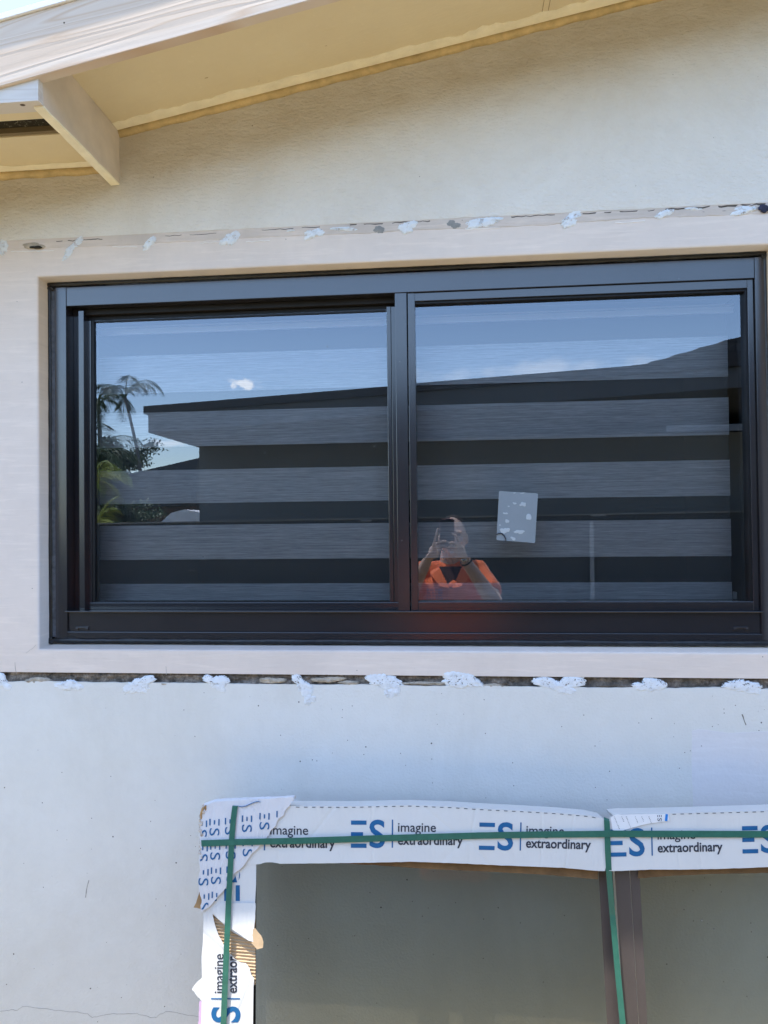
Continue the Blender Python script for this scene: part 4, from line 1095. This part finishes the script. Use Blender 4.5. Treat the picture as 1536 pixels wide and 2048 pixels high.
def palm(name, label, base, top, rng_seed, nfr, flen, mat, droop=1.3, tr=.09, bend=.3, ll=.42, group=None, lw=.04, els=(-.1, 1.2)):
    rng = random.Random(rng_seed)
    root = thing(name, label, 'palm', (base.x, base.y, 0), group)
    bm = bmesh.new(); b0 = Vector((base.x, base.y, 0)); pts = []
    for i in range(13):
        f = i / 12; q = b0.lerp(top, f); q.x += bend * math.sin(f * math.pi) ; pts.append(q)
    tube(bm, pts, [tr * (1.25 - .55 * i / 12) for i in range(13)], 9); obj('trunk', bm, M_TRUNK, root, smooth=True)
    bm = bmesh.new()
    for i in range(nfr):
        frond(bm, top, i * 2.4 + rng.uniform(-.3, .3), rng.uniform(*els), flen * rng.uniform(.75, 1.1), droop * rng.uniform(.8, 1.3), rng, ll=ll, lw=lw)
    obj('crown', bm, mat, root, recalc=False); return root
a = 16.0
pt = mir(250, 795, a); pb = mir(278, 935, a)
palm('palm_tree', 'tall slender palm with drooping fronds mirrored left of the dark roof', pb, pt, 5, 8, 1.45, M_FROND, 1.55, .05, .28, .42, 'palms mirrored in the left pane', .02, (.1, 1.35))
pt = mir(196, 800, a + 1)
palm('palm_tree', 'bushy palm at the left edge of the mirrored sky', mir(192, 950, a + 1), pt, 9, 11, 1.3, M_FROND, 1.6, .07, .1, .34, 'palms mirrored in the left pane', .022)
pt = mir(180, 905, 10)
palm('palm_tree', 'lower palm with spreading dark fronds at the left pane edge', mir(180, 1000, 10), pt, 12, 11, 1.05, M_FROND, 1.1, .07, .0, .40, 'palms mirrored in the left pane', .014)
pt = mir(184, 962, 7)
palm('areca_palm', 'yellow green feathery palm clump lowest at the left pane edge', mir(178, 1020, 7), pt, 21, 13, .62, M_FROND_Y, 1.3, .03, .0, .26, None, .009)
pt = mir(186, 1062, 6.2)
palm('areca_palm', 'sunlit yellow frond clump just above the garden wall', mir(180, 1040, 6.2), pt, 23, 11, .55, M_FROND_Y, .9, .03, .0, .22, None, .009)
def shrub(name, label, c, r, n, mat, seed, leaf=.09):
    rng = random.Random(seed); root = thing(name, label, 'tree', (c.x, c.y, 0), 'round trees mirrored behind the far house')
    bm = bmesh.new(); tube(bm, [(c.x, c.y, 0), (c.x + .1, c.y, c.z * .5), (c.x, c.y, c.z)], [.14, .1, .05], 8); obj('trunk', bm, M_TRUNK, root)
    bm = bmesh.new()
    cl = [Vector((rng.gauss(0, .45) * r[0], rng.gauss(0, .4) * r[1], rng.gauss(0, .42) * r[2])) for _ in range(26)]
    for i in range(n):
        k = rng.choice(cl); q = Vector(c) + k + Vector((rng.gauss(0, .16) * r[0], rng.gauss(0, .16) * r[1], rng.gauss(0, .14) * r[2]))
        u_ = Vector((rng.gauss(0, 1), rng.gauss(0, 1), rng.gauss(0, 1))).normalized(); w_ = u_.cross(Vector((rng.random(), rng.random(), 1))).normalized()
        s = leaf * rng.uniform(.6, 1.4)
        bm.faces.new([bm.verts.new(q + u_ * s), bm.verts.new(q + w_ * s * .4), bm.verts.new(q - u_ * s), bm.verts.new(q - w_ * s * .4)])
    obj('crown', bm, mat, root, recalc=False)
shrub('broadleaf_tree', 'rounded dark leafy tree mirrored behind the slender palm', mir(222, 922, 17), (.95, .9, .75), 6500, M_LEAF, 3, .055)
shrub('broadleaf_tree', 'low dark leafy mass mirrored above the garden wall', mir(238, 1030, 10.5), (.75, .6, .30), 3600, M_LEAF, 4, .035)

# ================================================================== PERSON holding the phone
M_SKIN = None
m, t, b = new('skin', .5, 0, .4); M_SKIN = m
t.links.new(ramp(t, nz(t, co_(t), 18, 4), [(.3, (.54, .34, .25)), (.7, (.66, .45, .34))]), b.inputs['Base Color'])
b.inputs['Subsurface Weight'].default_value = .08; b.inputs['Subsurface Radius'].default_value = (.02, .008, .004)
per = thing('person', 'person in an orange polo shirt holding up a phone mirrored in the right pane', 'person', (.0, -2.2, 0))
TX = .0
TY = -2.20
bm = bmesh.new()
Vv = lambda x, y, z: Vector((x, y, z))
HC = Vv(TX + .018, TY + .04, 1.625)
ell(bm, HC, (.076, .095, .115)); ell(bm, HC + Vv(0, .025, -.055), (.055, .065, .065))      # skull, jaw
ell(bm, HC + Vv(0, .095, -.015), (.014, .02, .026), sub=2); ell(bm, HC + Vv(0, .108, -.03), (.018, .014, .012), sub=2)   # nose
ell(bm, HC + Vv(0, .092, -.066), (.026, .010, .007), sub=2); ell(bm, HC + Vv(0, .088, -.10), (.026, .018, .016), sub=2)
for s in (-1, 1):
    ell(bm, HC + Vv(s * .078, -.005, -.02), (.01, .02, .033), sub=2); ell(bm, HC + Vv(s * .032, .085, .022), (.022, .012, .007), sub=2); ell(bm, HC + Vv(s * .036, .075, -.03), (.024, .02, .022), sub=2)
tube(bm, [HC + Vv(0, -.02, -.05), (TX, TY + .0, 1.50), (TX, TY - .01, 1.40)], [.058, .06, .075], 14)
# trunk rings
tube(bm, [(TX, TY, .82), (TX, TY, .92), (TX, TY, 1.05), (TX, TY, 1.2), (TX, TY, 1.34), (TX, TY - .01, 1.42)], [.15, .17, .16, .165, .165, .10], 18, flat=.78)
LS, RS = Vv(TX - .175, TY, 1.405), Vv(TX + .175, TY, 1.405)
LE, RE = Vv(-.27, -1.97, 1.235), Vv(.252, -1.97, 1.235)
LW, RW = Vv(-.125, -1.88, 1.495), Vv(.078, -1.88, 1.500)
for s_, e_, w_ in ((LS, LE, LW), (RS, RE, RW)):
    tube(bm, [Vv(TX, TY, 1.40), s_, s_.lerp(e_, .5), e_], [.06, .058, .05, .042], 14)
    tube(bm, [e_, e_.lerp(w_, .3), e_.lerp(w_, .75), w_], [.041, .045, .034, .027], 14)
# legs
for s in (-1, 1):
    tube(bm, [(TX + s * .085, TY, .88), (TX + s * .10, TY + .01, .5), (TX + s * .105, TY, .1), (TX + s * .105, TY, .05)], [.085, .06, .042, .042], 12)
    ell(bm, (TX + s * .11, TY + .06, .04), (.045, .13, .038))
# hands : palms and fingers around the phone
def finger(bm, pts, r):
    tube(bm, pts, [r * (1.05 - .3 * i / (len(pts) - 1)) for i in range(len(pts))], 8)
    ell(bm, pts[-1], (r * .76,) * 3, sub=2); ell(bm, pts[0], (r * 1.05,) * 3, sub=2)
PHX0, PHX1, PHZ0, PHZ1, PHY = -.056, .024, 1.565, 1.722, -1.814
# left-hand side (viewer's left)
pl = Vv(-.085, -1.845, 1.545)
tube(bm, [LW, LW.lerp(pl, .5), pl], [.027, .031, .030], 12, flat=.62); ell(bm, pl, (.032, .020, .036))
finger(bm, [pl + Vv(-.005, .005, .03), Vv(-.078, -1.822, 1.612), Vv(-.070, -1.806, 1.642), Vv(-.064, -1.803, 1.668)], .0085)     # index along the edge
finger(bm, [pl + Vv(.010, .010, .024), Vv(-.068, -1.806, 1.595), Vv(-.044, -1.797, 1.603), Vv(-.022, -1.797, 1.603)], .0085)
finger(bm, [pl + Vv(.016, .012, .010), Vv(-.062, -1.803, 1.573), Vv(-.040, -1.796, 1.578), Vv(-.020, -1.797, 1.572)], .0082)
finger(bm, [pl + Vv(.018, .010, -.006), Vv(-.064, -1.806, 1.556), Vv(-.046, -1.797, 1.556), Vv(-.032, -1.798, 1.548)], .0072)
finger(bm, [pl + Vv(-.004, -.015, .0), Vv(-.064, -1.850, 1.578), Vv(-.050, -1.838, 1.600)], .0098)                                # thumb behind
# right-hand side
pr = Vv(.050, -1.845, 1.548)
tube(bm, [RW, RW.lerp(pr, .5), pr], [.027, .031, .030], 12, flat=.62); ell(bm, pr, (.032, .020, .036))
finger(bm, [pr + Vv(.002, .006, .03), Vv(.046, -1.815, 1.600), Vv(.034, -1.800, 1.628), Vv(.012, -1.797, 1.642)], .0085)
finger(bm, [pr + Vv(-.008, .010, .022), Vv(.032, -1.803, 1.588), Vv(.014, -1.796, 1.597), Vv(-.006, -1.797, 1.592)], .0085)
finger(bm, [pr + Vv(-.014, .012, .010), Vv(.024, -1.803, 1.569), Vv(.004, -1.796, 1.577), Vv(-.012, -1.798, 1.568)], .0082)
finger(bm, [pr + Vv(-.016, .010, -.006), Vv(.020, -1.806, 1.553), Vv(.002, -1.798, 1.556), Vv(-.010, -1.799, 1.550)], .0072)
finger(bm, [pr + Vv(.0, -.016, .0), Vv(.030, -1.850, 1.580), Vv(.018, -1.838, 1.603)], .0098)
body = obj('body', bm, M_SKIN, per, smooth=True)
rm = body.modifiers.new('r', 'REMESH'); rm.mode = 'VOXEL'; rm.voxel_size = .0042; rm.use_smooth_shade = True
sm_ = body.modifiers.new('s', 'SMOOTH'); sm_.iterations = 4; sm_.factor = .6
# hair, close cropped
bm = bmesh.new(); ell(bm, HC + Vv(0, -.012, .012), (.079, .094, .110))
bmesh.ops.bisect_plane(bm, geom=bm.verts[:] + bm.edges[:] + bm.faces[:], plane_co=HC + Vv(0, .0, .012), plane_no=Vv(0, .75, -.65).normalized(), clear_outer=True)
obj('hair', bm, plain('short_dark_hair', (.03, .02, .015), .7, .3, 80, bs=.8, bscale=300), body, smooth=True, recalc=False)
# eyes
for s in (-1, 1):
    bm = bmesh.new(); ell(bm, HC + Vv(s * .030, .086, .006), (.012, .008, .007), sub=2); obj('eye', bm, plain('eye_dark', (.05, .04, .035), .2), body, smooth=True)
# shirt
m, t, b = new('orange_polo', .85, 0, .2); M_SHIRT = m
t.links.new(ramp(t, nz(t, co_(t), 6, 3), [(.3, (.78, .15, .05)), (.7, (.90, .21, .075))]), b.inputs['Base Color'])
b.inputs['Sheen Weight'].default_value = .3
bm = bmesh.new()
tube(bm, [(TX, TY + .01, .78), (TX, TY + .01, .92), (TX, TY + .01, 1.08), (TX, TY + .005, 1.22), (TX, TY, 1.34), (TX, TY - .005, 1.42), (TX, TY - .01, 1.465)], [.185, .19, .185, .19, .192, .135, .078], 24, flat=.80)
for s_, e_ in ((LS, LE), (RS, RE)):
    q = s_.lerp(e_, .62)
    tube(bm, [Vv(TX, TY, 1.40), s_ + Vv(0, 0, .002), s_.lerp(e_, .35), q], [.09, .074, .072, .074], 18)
def fold(bm):
    pass
shirt = obj('polo_shirt', bm, M_SHIRT, per, smooth=True)
rm = shirt.modifiers.new('r', 'REMESH'); rm.mode = 'VOXEL'; rm.voxel_size = .009; rm.use_smooth_shade = True
sm_ = shirt.modifiers.new('s', 'SMOOTH'); sm_.iterations = 6; sm_.factor = .6
tx = bpy.data.textures.new('cloth_folds', 'CLOUDS'); tx.noise_scale = .16; tx.noise_depth = 3; tx.noise_type = 'HARD_NOISE'
dm = shirt.modifiers.new('d', 'DISPLACE'); dm.texture = tx; dm.strength = .024; dm.mid_level = .45; dm.texture_coords = 'GLOBAL'
# collar and placket
bm = bmesh.new()
for s in (-1, 1):
    pts = [(TX + s * .080, TY - .05, 1.482), (TX + s * .084, TY + .03, 1.478), (TX + s * .060, TY + .100, 1.440), (TX + s * .008, TY + .168, 1.335), (TX + s * .058, TY + .172, 1.345), (TX + s * .112, TY + .125, 1.405), (TX + s * .118, TY + .02, 1.440), (TX + s * .105, TY - .05, 1.45)]
    prism(bm, pts, [Vector(p) - Vector((0, .008, .006)) for p in pts])
box(bm, TX - .016, TX + .016, TY + .150, TY + .168, 1.20, 1.330, bev=.003)
obj('collar', bm, M_SHIRT, shirt)
bm = bmesh.new(); pts = [(TX - .066, TY + .085, 1.450), (TX + .066, TY + .085, 1.450), (TX + .012, TY + .163, 1.33), (TX - .012, TY + .163, 1.33)]
prism(bm, pts, [Vector(p) - Vector((0, .01, 0)) for p in pts]); obj('shaded_neck', bm, plain('shaded_neck_tone', (.05, .022, .024), .9), shirt)  # dark V at the open collar, neck shade put into its colour
# small chest print (illegible blocks) on viewer's left
bm = bmesh.new()
for r_ in range(4):
    for k in range(6):
        x = -.135 + k * .0155 + random.uniform(-.003, .003); z = 1.325 - r_ * .016
        box(bm, x, x + random.uniform(.007, .0125), TY + .166, TY + .178, z - .0045, z + .0045)
obj('chest_print', bm, plain('purple_print', (.12, .10, .28), .7), shirt)
# trousers, shoes
bm = bmesh.new()
tube(bm, [(TX, TY, .70), (TX, TY, .80), (TX, TY, .92)], [.16, .172, .165], 18, flat=.8)
for s in (-1, 1): tube(bm, [(TX + s * .085, TY, .86), (TX + s * .10, TY + .01, .5), (TX + s * .105, TY, .08)], [.105, .082, .068], 14)
tr_ = obj('trousers', bm, plain('dark_trousers', (.05, .05, .055), .9, .2, 20), per, smooth=True)
rm = tr_.modifiers.new('r', 'REMESH'); rm.mode = 'VOXEL'; rm.voxel_size = .012; rm.use_smooth_shade = True
for s in (-1, 1):
    bm = bmesh.new(); ell(bm, (TX + s * .11, TY + .05, .045), (.055, .15, .045)); bmesh.ops.bisect_plane(bm, geom=bm.verts[:] + bm.edges[:] + bm.faces[:], plane_co=(0, 0, .004), plane_no=(0, 0, -1), clear_outer=True)
    obj('shoe', bm, plain('brown_shoe', (.06, .04, .03), .5), per, smooth=True)
# wristwatch: its own thing worn by the person
wt = thing('wristwatch', 'dark strapped wristwatch with a bright face on the mirrored wrist', 'watch', RW)
d = (pr - RW).normalized()
bm = bmesh.new(); tube(bm, [RW - d * .016, RW - d * .006], [.034, .0335], 18, cap=False)
o_ = obj('watch_strap', bm, plain('dark_strap', (.015, .015, .018), .5), wt, smooth=True); o_.modifiers.new('s', 'SOLIDIFY').thickness = .003
bm = bmesh.new(); ell(bm, RW - d * .010 + Vv(-.010, .033, .008), (.016, .006, .013), sub=2); obj('watch_face', bm, plain('steel', (.7, .7, .7), .2, .02, 5, metal=1), wt, smooth=True)
# phone
ph = thing('mobile_phone', 'dark pink rimmed phone held up in both hands in the mirrored view', 'phone', (-.016, PHY, PHZ0))
bm = bmesh.new(); box(bm, PHX0, PHX1, PHY - .0045, PHY + .0035, PHZ0, PHZ1)
bmesh.ops.bevel(bm, geom=[e for e in bm.edges if abs((e.verts[0].co - e.verts[1].co).y) > .005], offset=.010, segments=5, affect='EDGES')
bmesh.ops.bevel(bm, geom=[e for e in bm.edges if e.is_boundary is False and abs((e.verts[0].co - e.verts[1].co).y) < .0001], offset=.0016, segments=2, affect='EDGES')
obj('phone_body', bm, plain('rose_metal_phone', (.75, .42, .38), .3, .03, 5, metal=.3), ph, smooth=False)
bx('phone_back', plain('phone_back_glass', (.035, .03, .04), .12, .02, 5, spec=.6), ph, PHX0 + .0035, PHX1 - .0035, PHY + .0036, PHY + .0048, PHZ0 + .004, PHZ1 - .004, bev=.0004)
bm = bmesh.new(); box(bm, PHX1 - .034, PHX1 - .008, PHY + .005, PHY + .0065, PHZ1 - .038, PHZ1 - .008, bev=.0005); obj('camera_module', bm, plain('camera_bump', (.01, .01, .012), .15), ph)
